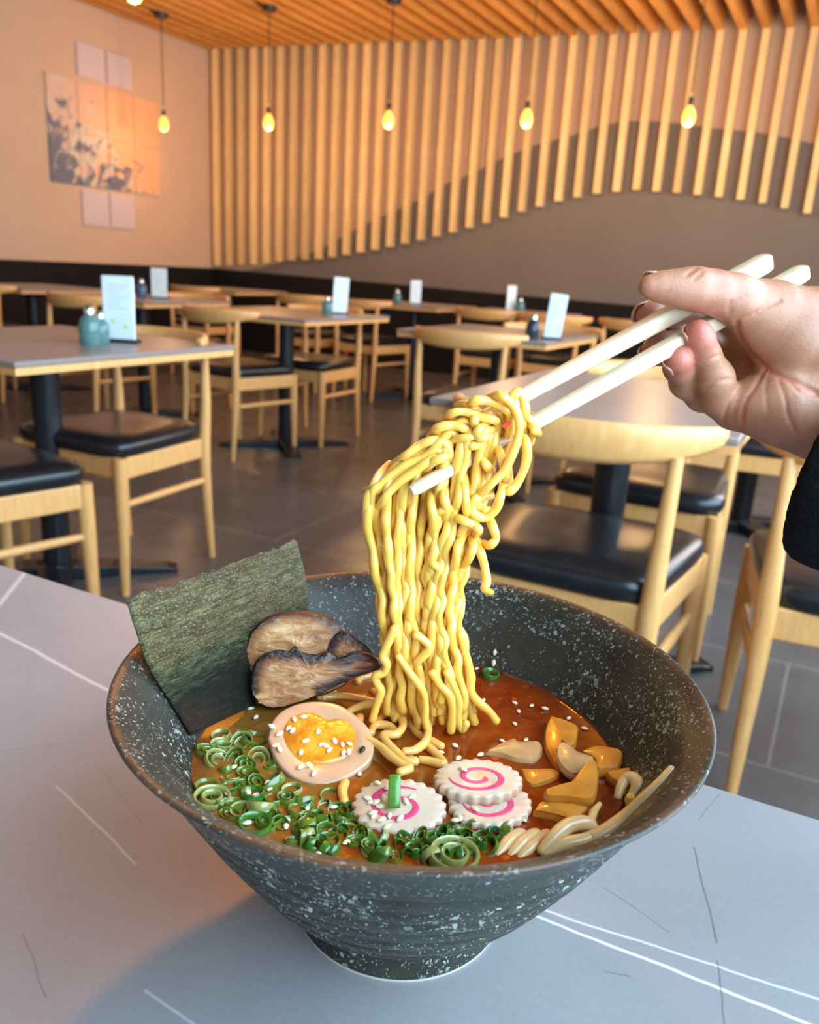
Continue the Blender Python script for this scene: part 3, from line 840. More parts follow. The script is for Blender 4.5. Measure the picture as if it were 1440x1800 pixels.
for s, h in lev: v += [ec+(p-ec)*s+EN*h for p in ept]
v.append(ec-EN*.02)
f = [(0, 1+(k+1) % K, 1+k) for k in range(K)]
for i in range(len(lev)-1):
    for k in range(K): f.append((1+i*K+k, 1+i*K+(k+1) % K, 1+(i+1)*K+(k+1) % K, 1+(i+1)*K+k))
f += [(len(v)-1, 1+(len(lev)-1)*K+k, 1+(len(lev)-1)*K+(k+1) % K) for k in range(K)]
b.add(v, f)
a0, a1, a2 = (np.array(b.v[i]) for i in f[0])
if np.dot(np.cross(a1-a0, a2-a0), EN) < 0: b.f = [tuple(reversed(x)) for x in b.f]
egg = b.obj('egg_half', M['egg'], angle=80)
tag(egg, 'marinated egg half with an orange jammy yolk facing up beside the pork', 'egg')
yk_px = [(494, 1294), (500, 1270), (519, 1254), (545, 1250), (566, 1258), (575, 1264), (600, 1262), (622, 1274), (629, 1294), (626, 1312), (612, 1328), (588, 1338), (560, 1342), (530, 1340), (508, 1322)]
slab([on_plane(x, y, EP, EN) for x, y in yk_px], EP, EN, .004, 'yolk', M['yolk'], egg, inset=.0008, dome=.0009)

# ------------------------------------------------------------------ naruto fish cakes
M['naruto'] = simple('white_fish_cake', (.74, .53, .38), .35, var=.06, vscale=60, sss=.25, sssr=(.005, .004, .003), coat=.15)
_m = M['naruto']; _nt = _m.node_tree; _bs = _nt.nodes['Principled BSDF']
_src = _bs.inputs['Base Color'].links[0].from_socket
_st = ramp(_nt, noise(_nt, coord(_nt), 55, 3, .5), [(.52, 0.0), (.68, .55)])
_nt.links.new(mix(_nt, _st, _src, (.72, .26, .06)), _bs.inputs['Base Color'])   # chilli oil soaked in
M['swirl'] = simple('pink_fish_cake_swirl', (.80, .06, .18), .35, sss=.15)
def naruto(c_px, rx, ry, rot, P, n, label, thick=.0042, turns=1.55, start=.4, teeth=21, sc_=1.0):
    cpos = on_plane(*c_px, P, n)
    # axes of the disc measured in its own plane
    ax = on_plane(c_px[0]+rx*math.cos(rot), c_px[1]+rx*math.sin(rot), P, n)-cpos
    ay = on_plane(c_px[0]-ry*math.sin(rot), c_px[1]+ry*math.cos(rot), P, n)-cpos
    pts = []
    for k in range(teeth*8):
        q = 2*math.pi*k/(teeth*8); t = (k % 8)/8*2*math.pi
        s = 1-.075*abs(math.cos(t/2))**2.2
        pts.append(cpos+(ax*math.cos(q)+ay*math.sin(q))*s)
    o = slab(pts, P, n, thick, 'fish_cake_slice', M['naruto'], smooth_it=False, inset=.0006, rings=(.4, .75))
    tag(o, label, 'fish cake', 'naruto fish cake slices')
    b = MB(); v = []; f = []; nn = 90
    for i in range(nn+1):
        t = i/nn; q = start+t*turns*2*math.pi
        r = .14+.52*t**.9
        w_ = (.070+.014*math.sin(q*2))*min(1, t*8+.3, (1-t)*8+.25)
        for s, h in ((r-w_, .00002), (r-w_*.8, .00022), (r+w_*.8, .00022), (r+w_, .00002)):
            v.append(cpos+(ax*math.cos(q)+ay*math.sin(q))*s+n*h)
    for i in range(nn):
        for k in range(3): f.append((i*4+k, i*4+k+1, i*4+5+k, i*4+4+k))
    b.add(v, f).obj('pink_swirl', M['swirl'], o)
    return o
P1 = on_z(703, 1440, ZS+.002); N1 = lean(P1, 16)
P2 = on_z(843, 1385, ZS+.0075); N2 = lean(P2, 6)
P3 = on_z(858, 1425, ZS+.003); N3 = lean(P3, 4)
naruto((702, 1415), 84, 53, .05, P1, N1, 'scalloped white fish cake slice with the green onion piece on it', turns=1.3, start=3.4)
naruto((841, 1366), 79, 36, .06, P2, N2, 'scalloped fish cake slice with a clear pink spiral, lying on another slice', turns=1.5, start=-.2)
naruto((862, 1408), 74, 44, .05, P3, N3, 'scalloped fish cake slice half covered by the spiral one', turns=1.3, start=1.0)

# ------------------------------------------------------------------ bamboo shoots
M['menma'] = simple('braised_bamboo', (.58, .21, .022), .28, var=.28, vscale=110, sss=.2, sssr=(.004, .002, .0005), coat=.4, bmp=.25, bscale=260, bdist=.0008)
M['menma_pale'] = simple('pale_bamboo', (.52, .29, .12), .3, var=.2, vscale=120, sss=.2, coat=.35, bmp=.3, bscale=300, bdist=.0008)
def mz(x, y): return 820+x/3.27, 1140+y/3.27
menma = [
 ([(485, 380), (560, 400), (640, 437), (642, 490), (635, 535), (600, 560), (545, 535), (515, 560), (530, 640), (560, 690), (520, 680), (475, 610), (450, 540), (455, 450)], .0035, 8, 'menma', 'curved golden bamboo shoot furthest back at the right of the broth', .005),
 ([(518, 560), (560, 532), (640, 590), (740, 628), (700, 690), (625, 728), (560, 690), (520, 620)], .0065, 8, 'menma_pale', 'pale bamboo shoot lying over the furthest one', .004),
 ([(660, 588), (740, 556), (830, 565), (890, 582), (900, 620), (868, 688), (800, 693), (750, 690), (735, 630)], .0045, 6, 'menma', 'golden bamboo shoot against the right bowl wall', .006),
 ([(110, 592), (190, 545), (250, 522), (272, 515), (300, 533), (370, 530), (430, 538), (436, 590), (390, 637), (290, 636), (200, 606)], .0022, 5, 'menma_pale', 'pale pointed bamboo shoot on its own above the fish cakes', .005),
 ([(312, 690), (400, 692), (500, 690), (545, 722), (440, 772), (380, 786), (340, 760)], .0012, 3, 'menma', 'sunken bamboo shoot right beside the spiral fish cake', .005),
 ([(385, 930), (430, 877), (560, 882), (720, 872), (692, 930), (622, 985), (540, 962), (440, 938)], .0035, 8, 'menma', 'golden bamboo shoot nearest the fish cakes, lowest of the pile', .006),
 ([(448, 812), (520, 800), (580, 785), (640, 720), (690, 650), (738, 632), (762, 690), (750, 830), (705, 872), (580, 856), (460, 852)], .009, 14, 'menma', 'ragged bamboo shoot on top of the pile with a notched side', .005),
 ([(805, 712), (880, 690), (950, 686), (945, 726), (890, 772), (830, 742)], .004, 10, 'menma', 'small bamboo shoot wedged at the bowl wall above the sprouts', .005)]
for ol, dz, tilt_, mt, lab, th in menma:
    pts = [mz(*p) for p in ol]; c = np.mean(pts, axis=0); P = on_z(c[0], c[1], ZS+dz); n = lean(P, tilt_)
    o = slab([on_plane(x, y, P, n) for x, y in pts], P, n, th, 'bamboo_shoot', M[mt], inset=.0012, dome=.0012, per=4)
    tag(o, lab, 'bamboo shoot', 'braised bamboo shoots in the bowl')

# ------------------------------------------------------------------ bean sprouts
M['sprout'] = simple('bean_sprout', (.70, .46, .20), .3, var=.12, vscale=80, sss=.3, sssr=(.005, .003, .002), coat=.3)
M['sprout_head'] = simple('bean_sprout_head', (.78, .50, .10), .35, sss=.15)
def sprout(pts, rad, label, head=None):
    P = smooth_path([on_z(*mz(x, y), z) for x, y, z in pts], 6)
    n_ = len(P); R = [rad*(.65+.5*min(1, i/n_*3, (n_-1-i)/n_*6+.3)) for i in range(n_)]
    o = MB().tube(P, R, 12).obj('bean_sprout', M['sprout'], angle=80)
    tag(o, label, 'bean sprout', 'bean sprouts on the right')
    if head:
        p = on_z(*mz(*head[:2]), head[2])
        MB().lathe([(.0003, -.0028), (.0019, -.0018), (.0024, 0), (.0019, .0018), (.0003, .0028)], 14, tuple(p)).obj('bean', M['sprout_head'], o)
    return o
Z = ZS
sprout([(1185, 690, Z+.026), (1100, 795, Z+.021), (1010, 890, Z+.015), (900, 985, Z+.009), (760, 1078, Z+.005), (640, 1120, Z+.002)], .0024, 'long straight bean sprout leaning up the right bowl wall')
sprout([(1050, 870, Z+.014), (985, 920, Z+.011), (900, 1010, Z+.006), (800, 1080, Z+.003)], .0016, 'thin bean sprout alongside the long straight one')
sprout([(868, 860, Z+.004), (890, 790, Z+.007), (925, 748, Z+.009), (968, 752, Z+.010), (985, 795, Z+.009), (965, 850, Z+.006), (945, 885, Z+.003)], .0022, 'looped bean sprout standing between bamboo shoots and bowl wall', (948, 872, Z+.006))
sprout([(425, 1172, Z+.001), (500, 1090, Z+.004), (590, 1018, Z+.006), (680, 1005, Z+.006), (740, 1040, Z+.003)], .0024, 'thick curved bean sprout at the lower right edge of the broth')
sprout([(768, 892, Z+.006), (730, 945, Z+.005), (715, 1005, Z+.005), (706, 1060, Z+.003)], .0014, 'slim bean sprout tail pointing up above the curved one')
sprout([(440, 1190, Z), (560, 1128, Z+.003), (680, 1103, Z+.004), (760, 1072, Z+.004)], .0022, 'bean sprout lying lowest along the right rim')
sprout([(170, 1200, Z-.0012), (250, 1105, Z-.0005), (330, 1062, Z-.0012)], .0022, 'sunken bean sprout left of the pair near the front rim')
sprout([(245, 1200, Z-.0012), (330, 1112, Z-.0002), (410, 1060, Z-.001)], .0022, 'sunken bean sprout, middle of the group near the front rim')
sprout([(300, 1210, Z-.001), (390, 1130, Z), (470, 1060, Z-.0012)], .002, 'sunken bean sprout touching the thick curved one')

# ------------------------------------------------------------------ green onions
rs = random.Random(21)
def onion_mat(name, a, b_):
    m, nt, bs = nodes(name)
    f = noise(nt, coord(nt), 300, 3)
    nt.links.new(ramp(nt, f, [(.3, a), (.7, b_)]), bs.inputs['Base Color'])
    bs.inputs['Roughness'].default_value = .22; bs.inputs['Subsurface Weight'].default_value = .25; bs.inputs['Subsurface Radius'].default_value = (.002, .003, .001)
    bs.inputs['Coat Weight'].default_value = .5; bs.inputs['Coat Roughness'].default_value = .06
    return m
M['on_dark'] = onion_mat('green_onion_dark', (.022, .085, .005), (.06, .18, .012))
M['on_mid'] = onion_mat('green_onion_mid', (.075, .125, .006), (.155, .21, .018))
M['on_pale'] = onion_mat('green_onion_pale', (.20, .21, .035), (.36, .35, .11))
rings_ = []
for i, (ro, hh, mt, rows) in enumerate([(.0030, .0040, 'on_dark', 1), (.0036, .0030, 'on_dark', 1), (.0026, .0060, 'on_dark', 1), (.0040, .0026, 'on_mid', 1), (.0034, .0024, 'on_mid', 2),
                                        (.0042, .0022, 'on_mid', 2), (.0046, .0020, 'on_pale', 2), (.0036, .0022, 'on_pale', 1)]):
    b = MB(); ex = rs.uniform(.62, .98); tw = rs.uniform(0, 3)
    for k in range(rows):
        r = ro*(1-.42*k); wl = .00075
        pr_ = [(r-wl, -hh/2), (r-wl*.3, -hh/2-.0002), (r, -hh/2+.0002), (r, hh/2-.0002), (r-wl*.3, hh/2+.0002), (r-wl, hh/2), (r-wl, -hh/2)]
        b.lathe(pr_, 22, close=False, scale=(1, ex))
    me_o = b.obj('green_onion_ring', M[mt], angle=70)
    rings_.append(me_o)
protos = rings_
# pixels of the photo where the onion drifts in the broth
def in_poly(x, y, P):
    c = False; j = len(P)-1
    for i in range(len(P)):
        if (P[i][1] > y) != (P[j][1] > y) and x < (P[j][0]-P[i][0])*(y-P[i][1])/(P[j][1]-P[i][1])+P[i][0]: c = not c
        j = i
    return c
dense = [(480, 1420), (560, 1405), (618, 1425), (650, 1462), (700, 1474), (760, 1462), (800, 1450), (860, 1462), (905, 1455), (870, 1492), (790, 1510), (680, 1512), (590, 1505), (500, 1480), (455, 1450)]
loose = [(352, 1300), (380, 1280), (470, 1292), (482, 1345), (540, 1392), (600, 1400), (600, 1425), (480, 1425), (450, 1455), (390, 1430), (350, 1390)]
placed = []
first = {}
def onion(x, y, kind, rz, tilt_, dz, sc_, label, group='green onion rings floating in the broth'):
    P = on_z(x, y, ZS+dz)
    if math.hypot(P[0]-BX, P[1]-BY) > wall_r(P[2])-.004: return None
    src = protos[kind]
    o = src if kind not in first else src.copy()
    if kind in first: COL.objects.link(o)
    first[kind] = 1
    o.location = P; o.scale = (sc_,)*3
    o.rotation_euler = (tilt_*math.cos(rz*3), tilt_*math.sin(rz*3), rz)
    return tag(o, label, 'green onion', group)
tries = 0
while len(placed) < 118 and tries < 9000:
    tries += 1
    d = rs.random() < .66
    P_ = dense if d else loose
    x = rs.uniform(min(p[0] for p in P_), max(p[0] for p in P_)); y = rs.uniform(min(p[1] for p in P_), max(p[1] for p in P_))
    if not in_poly(x, y, P_): continue
    if any(math.hypot(x-a, (y-c_)*1.5) < (11.5 if d else 18) for a, c_ in placed): continue
    kind = rs.choice([0, 0, 1, 1, 2, 2, 3, 3, 4, 5, 7]) if d else rs.choice([3, 4, 4, 5, 5, 6, 6, 7, 1, 2])
    t_ = rs.choice([0, .25, .5, 1.0, 1.35]) if d else rs.choice([.1, .2, .3, .6])
    if onion(x, y, kind, rs.uniform(0, 6.28), t_, rs.uniform(-.0012, .0008) if d else rs.uniform(-.0010, .0004), rs.uniform(.75, 1.15) if d else rs.uniform(.9, 1.4),
             'chopped green onion piece in the dark green heap along the front of the bowl' if d else 'ring of pale green onion floating loosely left of the egg',
             'chopped green onion heaped at the front' if d else 'green onion rings floating at the left'):
        placed.append((x, y))
for k in range(8):
    if k not in first: onion(560+k*12, 1470, k, k, .3, .001, 1, 'chopped green onion piece in the dark green heap along the front of the bowl', 'chopped green onion heaped at the front')
for x, y, kind, s, lab in ((798, 1504, 6, 2.0, 'large pale onion round at the front rim below the fish cakes'), (447, 1452, 1, 1.7, 'thick bright green onion piece at the left front of the bowl'),
                        (372, 1402, 6, 1.5, 'whitish onion ring at the far left edge of the broth'), (862, 1186, 1, 1.3, 'single green onion bit at the back of the red broth')):
    o = protos[kind].copy(); COL.objects.link(o); o.location = on_z(x, y, ZS+.0012); o.scale = (s, s, s*.8); o.rotation_euler = (.15, .1, 1)
    if 'group' in o: del o['group']
    tag(o, lab, 'green onion')
# the green piece standing on the fish cake
q = [on_plane(x, y, P1+N1*.0012, lean(P1, 50)) for x, y in ((684, 1362), (705, 1360), (704, 1420), (681, 1422))]
M['on_leaf'] = simple('green_onion_leaf', (.10, .26, .025), .3, var=.3, vscale=200, sss=.1, coat=.3)
o = slab(q, sum(q)/4, lean(P1, 50), .0016, 'green_onion_piece', M['on_leaf'], inset=.0003, smooth_it=False, dome=.0008)
tag(o, 'flat green onion leaf piece propped upright on a fish cake slice', 'green onion')

# ------------------------------------------------------------------ sesame seeds
M['sesame'] = simple('sesame_seed', (.86, .68, .44), .4, var=.15, vscale=300, sss=.15)
M['sesame_dark'] = simple('black_sesame_seed', (.02, .016, .014), .4)
b = MB(); b.lathe([(.0001, -.0019), (.0006, -.0014), (.00105, -.0004), (.0011, .0003), (.0008, .0011), (.0003, .0016), (.00005, .00175)], 12, scale=(1, .62))
seed0 = b.obj('sesame_seed', M['sesame'], angle=90); su = [False]
def seed(p, n, label, group, dark=False):
    o = seed0 if not su[0] else seed0.copy()
    if su[0]: COL.objects.link(o)
    su[0] = True
    a = rs.uniform(0, 6.28)
    t = unit(np.cross(n, [math.cos(a), math.sin(a), .3])); bt = np.cross(n, t)
    mm = Matrix(((bt[0], n[0], t[0], p[0]), (bt[1], n[1], t[1], p[1]), (bt[2], n[2], t[2], p[2]), (0, 0, 0, 1)))
    o.matrix_world = mm @ Matrix.Scale(rs.uniform(.8, 1.05), 4)
    tag(o, label, 'sesame seed', group)
    return o
for x, y in ((675, 295), (700, 310), (710, 240), (783, 376), (860, 318), (880, 400), (910, 408), (932, 436), (965, 377), (1014, 400), (1060, 396), (752, 450), (618, 430), (592, 405), (618, 332), (752, 540), (800, 527), (836, 581), (570, 286), (1022, 452), (1056, 446), (770, 225)):
    x_, y_ = 320+x/3.6, 1200+y/3.6
    seed(on_plane(x_, y_, EP, EN)+EN*.0009, EN, 'pale sesame seed lying on the egg half', 'sesame seeds on the egg')
for x, y in ((242, 448), (281, 545), (306, 482), (176, 550), (196, 576), (230, 576), (262, 604), (210, 648), (214, 668), (270, 690), (321, 664), (391, 684), (304, 740), (430, 568), (471, 540)):
    seed(on_plane(600+x/3.79, 1260+y/3.79, P1, N1)+N1*.0007, N1, 'sesame seed lying on the front fish cake slice', 'sesame seeds on the front fish cake')
for x, y in ((812, 358), (760, 700), (790, 684), (890, 622)):
    seed(on_plane(600+x/3.79, 1260+y/3.79, P2 if y < 500 else P3, N2)+N2*.0008, N2, 'sesame seed lying on the fish cake pair at the right', 'sesame seeds on the fish cake pair')
k = seed(on_plane(637, 1320, EP, EN)+EN*.0009, EN, 'single black sesame seed on the right end of the egg white', None)
k.data = seed0.data.copy(); k.data.materials[0] = M['sesame_dark']
if 'group' in k: del k['group']
soup_seeds = [(388, 1325), (366, 1323), (393, 1236), (440, 1245), (450, 1260), (436, 1392), (449, 1398), (455, 1405), (540, 1420), (505, 1440), (503, 1452), (435, 1446), (586, 1418), (412, 1347), (400, 1395),
              (470, 1375), (475, 1385), (880, 1180), (893, 1187), (908, 1195), (838, 1175), (870, 1172), (905, 1235), (935, 1240), (912, 1250), (1000, 1262), (1013, 1256), (1028, 1280), (958, 1245), (850, 1230),
              (845, 1326), (883, 1302), (800, 1310), (806, 1332), (770, 1310), (775, 1322), (632, 1360), (612, 1345), (905, 1272), (925, 1300), (720, 1330), (640, 1225), (580, 1202), (560, 1500), (610, 1480), (640, 1490), (920, 1440), (945, 1320)]
for x, y in soup_seeds:
    P = on_z(x, y, ZS+.0007)
    if math.hypot(P[0]-BX, P[1]-BY) < wall_r(ZS)-.002:
        seed(P, UPZ, 'sesame seed floating on the broth', 'sesame seeds on the broth')
for x, y in ((870, 1147), (868, 1165)):
    for z in np.linspace(ZS, .855, 60):
        P = on_z(x, y, z); r = math.hypot(P[0]-BX, P[1]-BY)
        if r < wall_r(z)-.0008 and P[1] > BY: break
    nn_ = unit([BX-P[0], BY-P[1], .06])
    seed(P, nn_, 'sesame seed stuck to the inside wall of the bowl behind the noodles', 'sesame seeds on the bowl wall')
seed(on_z(390, 1236, ZS+.004), lean(P1, 40), 'sesame seed on the foot of the nori sheet', None)

# ------------------------------------------------------------------ chopsticks
NB = on_z(760, 1270, ZS)                     # where the lifted noodles leave the broth
NH = unit([FWD[0], FWD[1], 0])               # horizontal direction from the diner to the bowl
def hang(x, y, off=0.0): return on_plane(x, y, NB+NH*off, NH)
def chop_mat():
    m, nt, bs = nodes('pale_birch_wood')
    f = noise(nt, coord(nt, (1, 1, 1)), 60, 4)
    nt.links.new(ramp(nt, f, [(.3, (.60, .44, .26)), (.7, (.71, .56, .37))]), bs.inputs['Base Color'])
    bs.inputs['Roughness'].default_value = .45; return m
M['chop'] = chop_mat()
def chopstick(p0, p1, w0, w1, label):
    d = unit(p1-p0); up = unit(UPZ-d*d[2]); sd = np.cross(d, up)
    b = MB(); v = []; f = []; n = 16; st = [0, .01, .05, .3, .6, .8, .985, 1.0]
    for i, t in enumerate(st):
        wd = (w0+(w1-w0)*min(1, t*1.15))/2*(.72 if i == 0 else (.9 if i == len(st)-1 else 1))
        e = .9-.45*min(1, t*1.6)             # round tip turning into a square shaft
        for k in range(n):
            q = 2*math.pi*k/n; c, s = math.cos(q), math.sin(q)
            v.append(p0+(p1-p0)*t+up*math.copysign(abs(c)**e, c)*wd+sd*math.copysign(abs(s)**e, s)*wd)
    for i in range(len(st)-1):
        for k in range(n): f.append((i*n+k, i*n+(k+1) % n, (i+1)*n+(k+1) % n, (i+1)*n+k))
    f.append(tuple(reversed(range(n)))); f.append(tuple((len(st)-1)*n+k for k in range(n)))
    o = b.add(v, f).obj('chopstick', M['chop'], angle=35)
    return tag(o, label, 'chopstick', 'pair of wooden chopsticks')
S1a, S1b = hang(775, 775, .001), at_d(1347, 461, .388)
S2a, S2b = hang(722, 864, -.0175), at_d(1412, 479, .388)
chopstick(S1a, S1b, .0052, .0088, 'upper pale wooden chopstick, pinched under the thumb')
chopstick(S2a, S2b, .0050, .0080, 'lower pale wooden chopstick, resting on the ring finger, its tip among the noodles')
# ------------------------------------------------------------------ noodles
M['noodle'] = simple('yellow_ramen_noodle', (.96, .53, .095), .25, var=.10, vscale=45, sss=.35, sssr=(.006, .004, .001), coat=.35)
M['noodle_wet'] = simple('broth_stained_noodle', (.86, .45, .11), .22, var=.12, vscale=60, sss=.3, sssr=(.005, .003, .001), coat=.5)
rn = random.Random(11)
NR = .00186
def noodle(pts, label, group, mt='noodle', r=NR, per=5):
    P = smooth_path(pts, per); ph = rn.uniform(0, 6)
    R = [r*(1+.07*math.sin(i*.55+ph)) for i in range(len(P))]
    o = MB().tube(P, R, 9, flat=rn.uniform(.84, 1.0)).obj('noodle', M[mt], angle=90)
    return tag(o, label, 'noodle', group)
def line2(x): return 864-.5565*(x-722)
crest = [(636, 862), (650, 846), (700, 812), (752, 782), (800, 745), (850, 722), (900, 706), (940, 700)]
def crest_y(x): return float(np.interp(x, [p[0] for p in crest], [p[1] for p in crest]))
LAB_LONG = 'long yellow noodle strand hanging from the chopsticks down into the broth'
G_LONG = 'long noodles lifted on the chopsticks'
NL = 46
for i in range(NL):
    u = (i+.5)/NL; u = min(.99, max(.01, u+rn.uniform(-.05, .05)))
    lay = rn.uniform(-1, 1)
    xt = 648+(872-648)*u**.95
    yt = crest_y(xt)+16+abs(rn.gauss(0, 7))+(30*max(0, u-.6))
    xw = 676+(806-676)*u+rn.uniform(-7, 7)
    xb = 690+(838-690)*u+rn.uniform(-9, 9)
    o1 = -.0075*lay-.003
    ph = rn.uniform(0, 6.28); wl = rn.uniform(48, 80); am = rn.uniform(2.2, 4.6)
    pts = [hang(xt+26, yt+34, o1+.009), hang(xt+14, yt+4, o1+.005), hang(xt+2, yt, o1), hang(xt-3, yt+26, o1-.002)]
    ys = np.arange(yt+58, 1262+rn.uniform(-14, 22), 22)
    for y in ys:
        if y < 1090:
            t = (y-yt)/(1090-yt); x = xt-4+(xw-xt+4)*(t*t*(3-2*t))
        else:
            t = (y-1090)/180; x = xw+(xb-xw)*t
        g = .35+.65*min(1, (y-yt)/260)
        bulge = -8*math.sin(math.pi*min(1, max(0, (y-yt)/300)))*(1-u)
        pts.append(hang(x+bulge+am*g*math.sin(2*math.pi*y/wl+ph), y, o1*(1-.25*t if y > 1090 else 1)+.0012*math.sin(2*math.pi*y/wl+ph+1.3)))
    noodle(pts, LAB_LONG, G_LONG, per=3)
z1 = lambda L, off: [hang(600+x/3.79, 660+y/3.79, off+(.012 if i in (0, len(L)-1) else 0)) for i, (x, y) in enumerate(L)]
LAB_W = 'yellow noodle curled over the top of the chopsticks'; G_W = 'noodles curled around the chopstick tips'
wraps = [
 ([(1110, 240), (1130, 160), (1180, 112), (1215, 165), (1225, 250), (1190, 300)], -.007), ([(990, 150), (1060, 135), (1140, 195), (1180, 280), (1185, 380), (1150, 500), (1080, 640), (960, 760), (865, 845)], -.0115),
 ([(850, 235), (880, 175), (960, 168), (1060, 205), (1125, 250), (1140, 330)], -.009), ([(690, 310), (740, 252), (820, 242), (920, 278), (1025, 300), (1030, 330)], -.010),
 ([(590, 412), (640, 352), (740, 332), (830, 362), (850, 400)], -.010), ([(890, 215), (888, 300), (897, 395)], -.012), ([(690, 445), (800, 418), (900, 402), (965, 372), (1032, 352)], -.012),
 ([(1200, 385), (1232, 440), (1238, 530), (1215, 630), (1160, 735), (1105, 775), (1092, 690)], -.007), ([(1150, 440), (1115, 520), (1108, 620), (1120, 705)], -.005),
 ([(1085, 690), (1062, 800), (1030, 890), (965, 948), (895, 930), (868, 875), (905, 815), (1000, 798)], -.010), ([(975, 925), (1010, 1010), (1030, 1085), (990, 1130), (945, 1118)], -.008),
 ([(735, 920), (800, 962), (880, 998), (915, 1030), (888, 1062)], -.013), ([(690, 700), (684, 800), (702, 900), (690, 1015)], -.013),
 ([(765, 655), (792, 760), (770, 860), (735, 905)], -.012), ([(812, 640), (822, 760), (832, 880), (850, 965)], -.0125), ([(240, 905), (282, 830), (350, 745), (480, 645), (600, 562), (740, 505)], -.013),
 ([(330, 610), (420, 540), (520, 470), (620, 430), (720, 440)], -.010), ([(510, 695), (600, 585), (700, 540), (775, 502)], -.0135), ([(790, 492), (880, 468), (965, 470)], -.0125),
 ([(920, 540), (960, 590), (1000, 640)], -.010), ([(1020, 450), (1060, 520), (1090, 640), (1110, 760)], -.007), ([(900, 690), (890, 780), (920, 880), (990, 900)], -.006),
 ([(1000, 330), (960, 410), (905, 400), (930, 350), (1010, 330)], -.0125), ([(610, 720), (600, 850), (620, 980), (600, 1120)], -.0125), ([(560, 960), (640, 915), (720, 885), (800, 900)], -.012),
 ([(700, 1120), (670, 1170), (640, 1210)], -.009), ([(560, 1215), (620, 1260), (690, 1310)], -.012), ([(1260, 330), (1290, 360), (1312, 392)], -.004),
 ([(830, 1030), (780, 1130), (760, 1240), (720, 1350)], -.011), ([(850, 1060), (880, 1140), (850, 1220), (800, 1280)], -.010),
 ([(780, 200), (830, 190), (900, 230), (960, 300)], -.004), ([(560, 470), (640, 395), (700, 385), (790, 420)], -.006), ([(1060, 170), (1120, 260), (1130, 360), (1090, 420)], -.005)]
for L, off in wraps: noodle(z1(L, off), LAB_W, G_W)
for i in range(11):
    xs_ = 646+i*11+rn.uniform(-5, 5); xe = 770+i*15+rn.uniform(-12, 12); o1 = -.0115+.0013*i+rn.uniform(-.001, .001)
    up = rn.uniform(4, 26)
    L = [(xs_-3, crest_y(xs_)+70+rn.uniform(0, 40), o1+.006), (xs_-2, crest_y(xs_)+26, o1)]
    for t in np.linspace(.12, 1, 6):
        x = xs_+(xe-xs_)*t
        L.append((x, crest_y(x)+up+3*math.sin(9*t+i), o1))
    L += [(xe+16, crest_y(xe)+up+26, o1+.002), (xe+10, crest_y(xe)+up+52, o1+.010)]
    noodle([hang(*p) for p in L], LAB_W, G_W)
n_ = noodle(z1([(895, 1085), (922, 1160), (952, 1260), (968, 1365), (956, 1425), (992, 1445)], -.006), 'single noodle dangling free at the right of the bundle with a curled end', None)
P_ = smooth_path(z1([(165, 762), (215, 745), (262, 672), (335, 600)], -.009), 5)
tag(MB().tube(P_, [.0026]*len(P_), 9, flat=.55).obj('noodle', M['noodle_wet'], angle=90), 'broad pale noodle end sticking out at the far left of the bundle', 'noodle')
# strands curling in and on the broth
z2 = lambda L, f_: [f_(560+x/4, 1040+y/4) for x, y in L]
hg = lambda o: (lambda x, y: hang(x, y, o))
noodle(z2([(540, 250), (470, 400), (452, 455), (482, 510), (462, 568), (402, 592), (412, 642), (440, 700), (412, 790), (380, 905)], hg(-.012)), 'wavy noodle hanging alone at the left in front of the pork', None)
noodle(z2([(1000, 290), (1030, 420), (1062, 560), (1064, 680), (1110, 762), (1200, 842), (1255, 915)], hg(-.004)), 'noodle at the right of the bundle whose end kicks out over the red broth', None)
for L, o in (([(800, 560), (850, 650), (918, 722), (940, 800), (940, 900), (930, 985)], -.010), ([(900, 560), (958, 680), (990, 780), (980, 880), (1008, 972), (1042, 922)], -.009),
             ([(560, 450), (650, 580), (735, 700), (752, 800), (750, 900), (772, 1000)], -.013), ([(680, 300), (740, 340), (780, 400), (690, 500)], -.012)):
    noodle(z2(L, hg(o)), LAB_LONG, G_LONG)
flt = lambda dz: (lambda x, y: on_z(x, y, ZS+dz))
LAB_S = 'noodle loop lying on the broth between the egg and the fish cakes'; G_S = 'noodle loops lying on the broth'
for L, dz in (([(250, 962), (172, 950), (168, 890), (250, 822), (380, 790), (500, 810), (580, 880), (592, 950), (540, 1003), (460, 1003), (482, 1062), (560, 1140), (620, 1190), (690, 1192)], .0042),
              ([(292, 880), (280, 950), (310, 1022), (390, 1062), (440, 1092), (500, 1150), (600, 1222), (640, 1242), (565, 1272)], .0050),
              ([(690, 830), (742, 890), (772, 960), (752, 1050), (680, 1112), (600, 1122)], .0040), ([(760, 1080), (840, 1152), (880, 1212), (780, 1192), (710, 1182)], .0012),
              ([(365, 1000), (400, 940), (500, 948), (560, 1010)], .0022), ([(190, 1340), (168, 1400), (182, 1480)], .0012), ([(640, 920), (700, 1000), (790, 1050), (870, 1090)], .0006)):
    noodle(z2(L, flt(dz)), LAB_S, G_S, 'noodle_wet')
for L, dz in (([(0, 742), (100, 735), (210, 738), (350, 765), (480, 790)], .0004), ([(268, 640), (300, 610), (370, 590)], .0005), ([(470, 590), (520, 640), (600, 690)], .0003), ([(380, 700), (520, 780), (640, 820)], .0002),
              ([(30, 750), (60, 710), (110, 690)], .0004), ([(410, 920), (450, 880), (520, 860)], .0004), ([(600, 760), (660, 830), (700, 900)], .0003)):
    noodle(z2(L, flt(dz)), 'pale noodle half sunk in the cloudy broth behind the egg', 'half sunken noodles', 'noodle_wet')

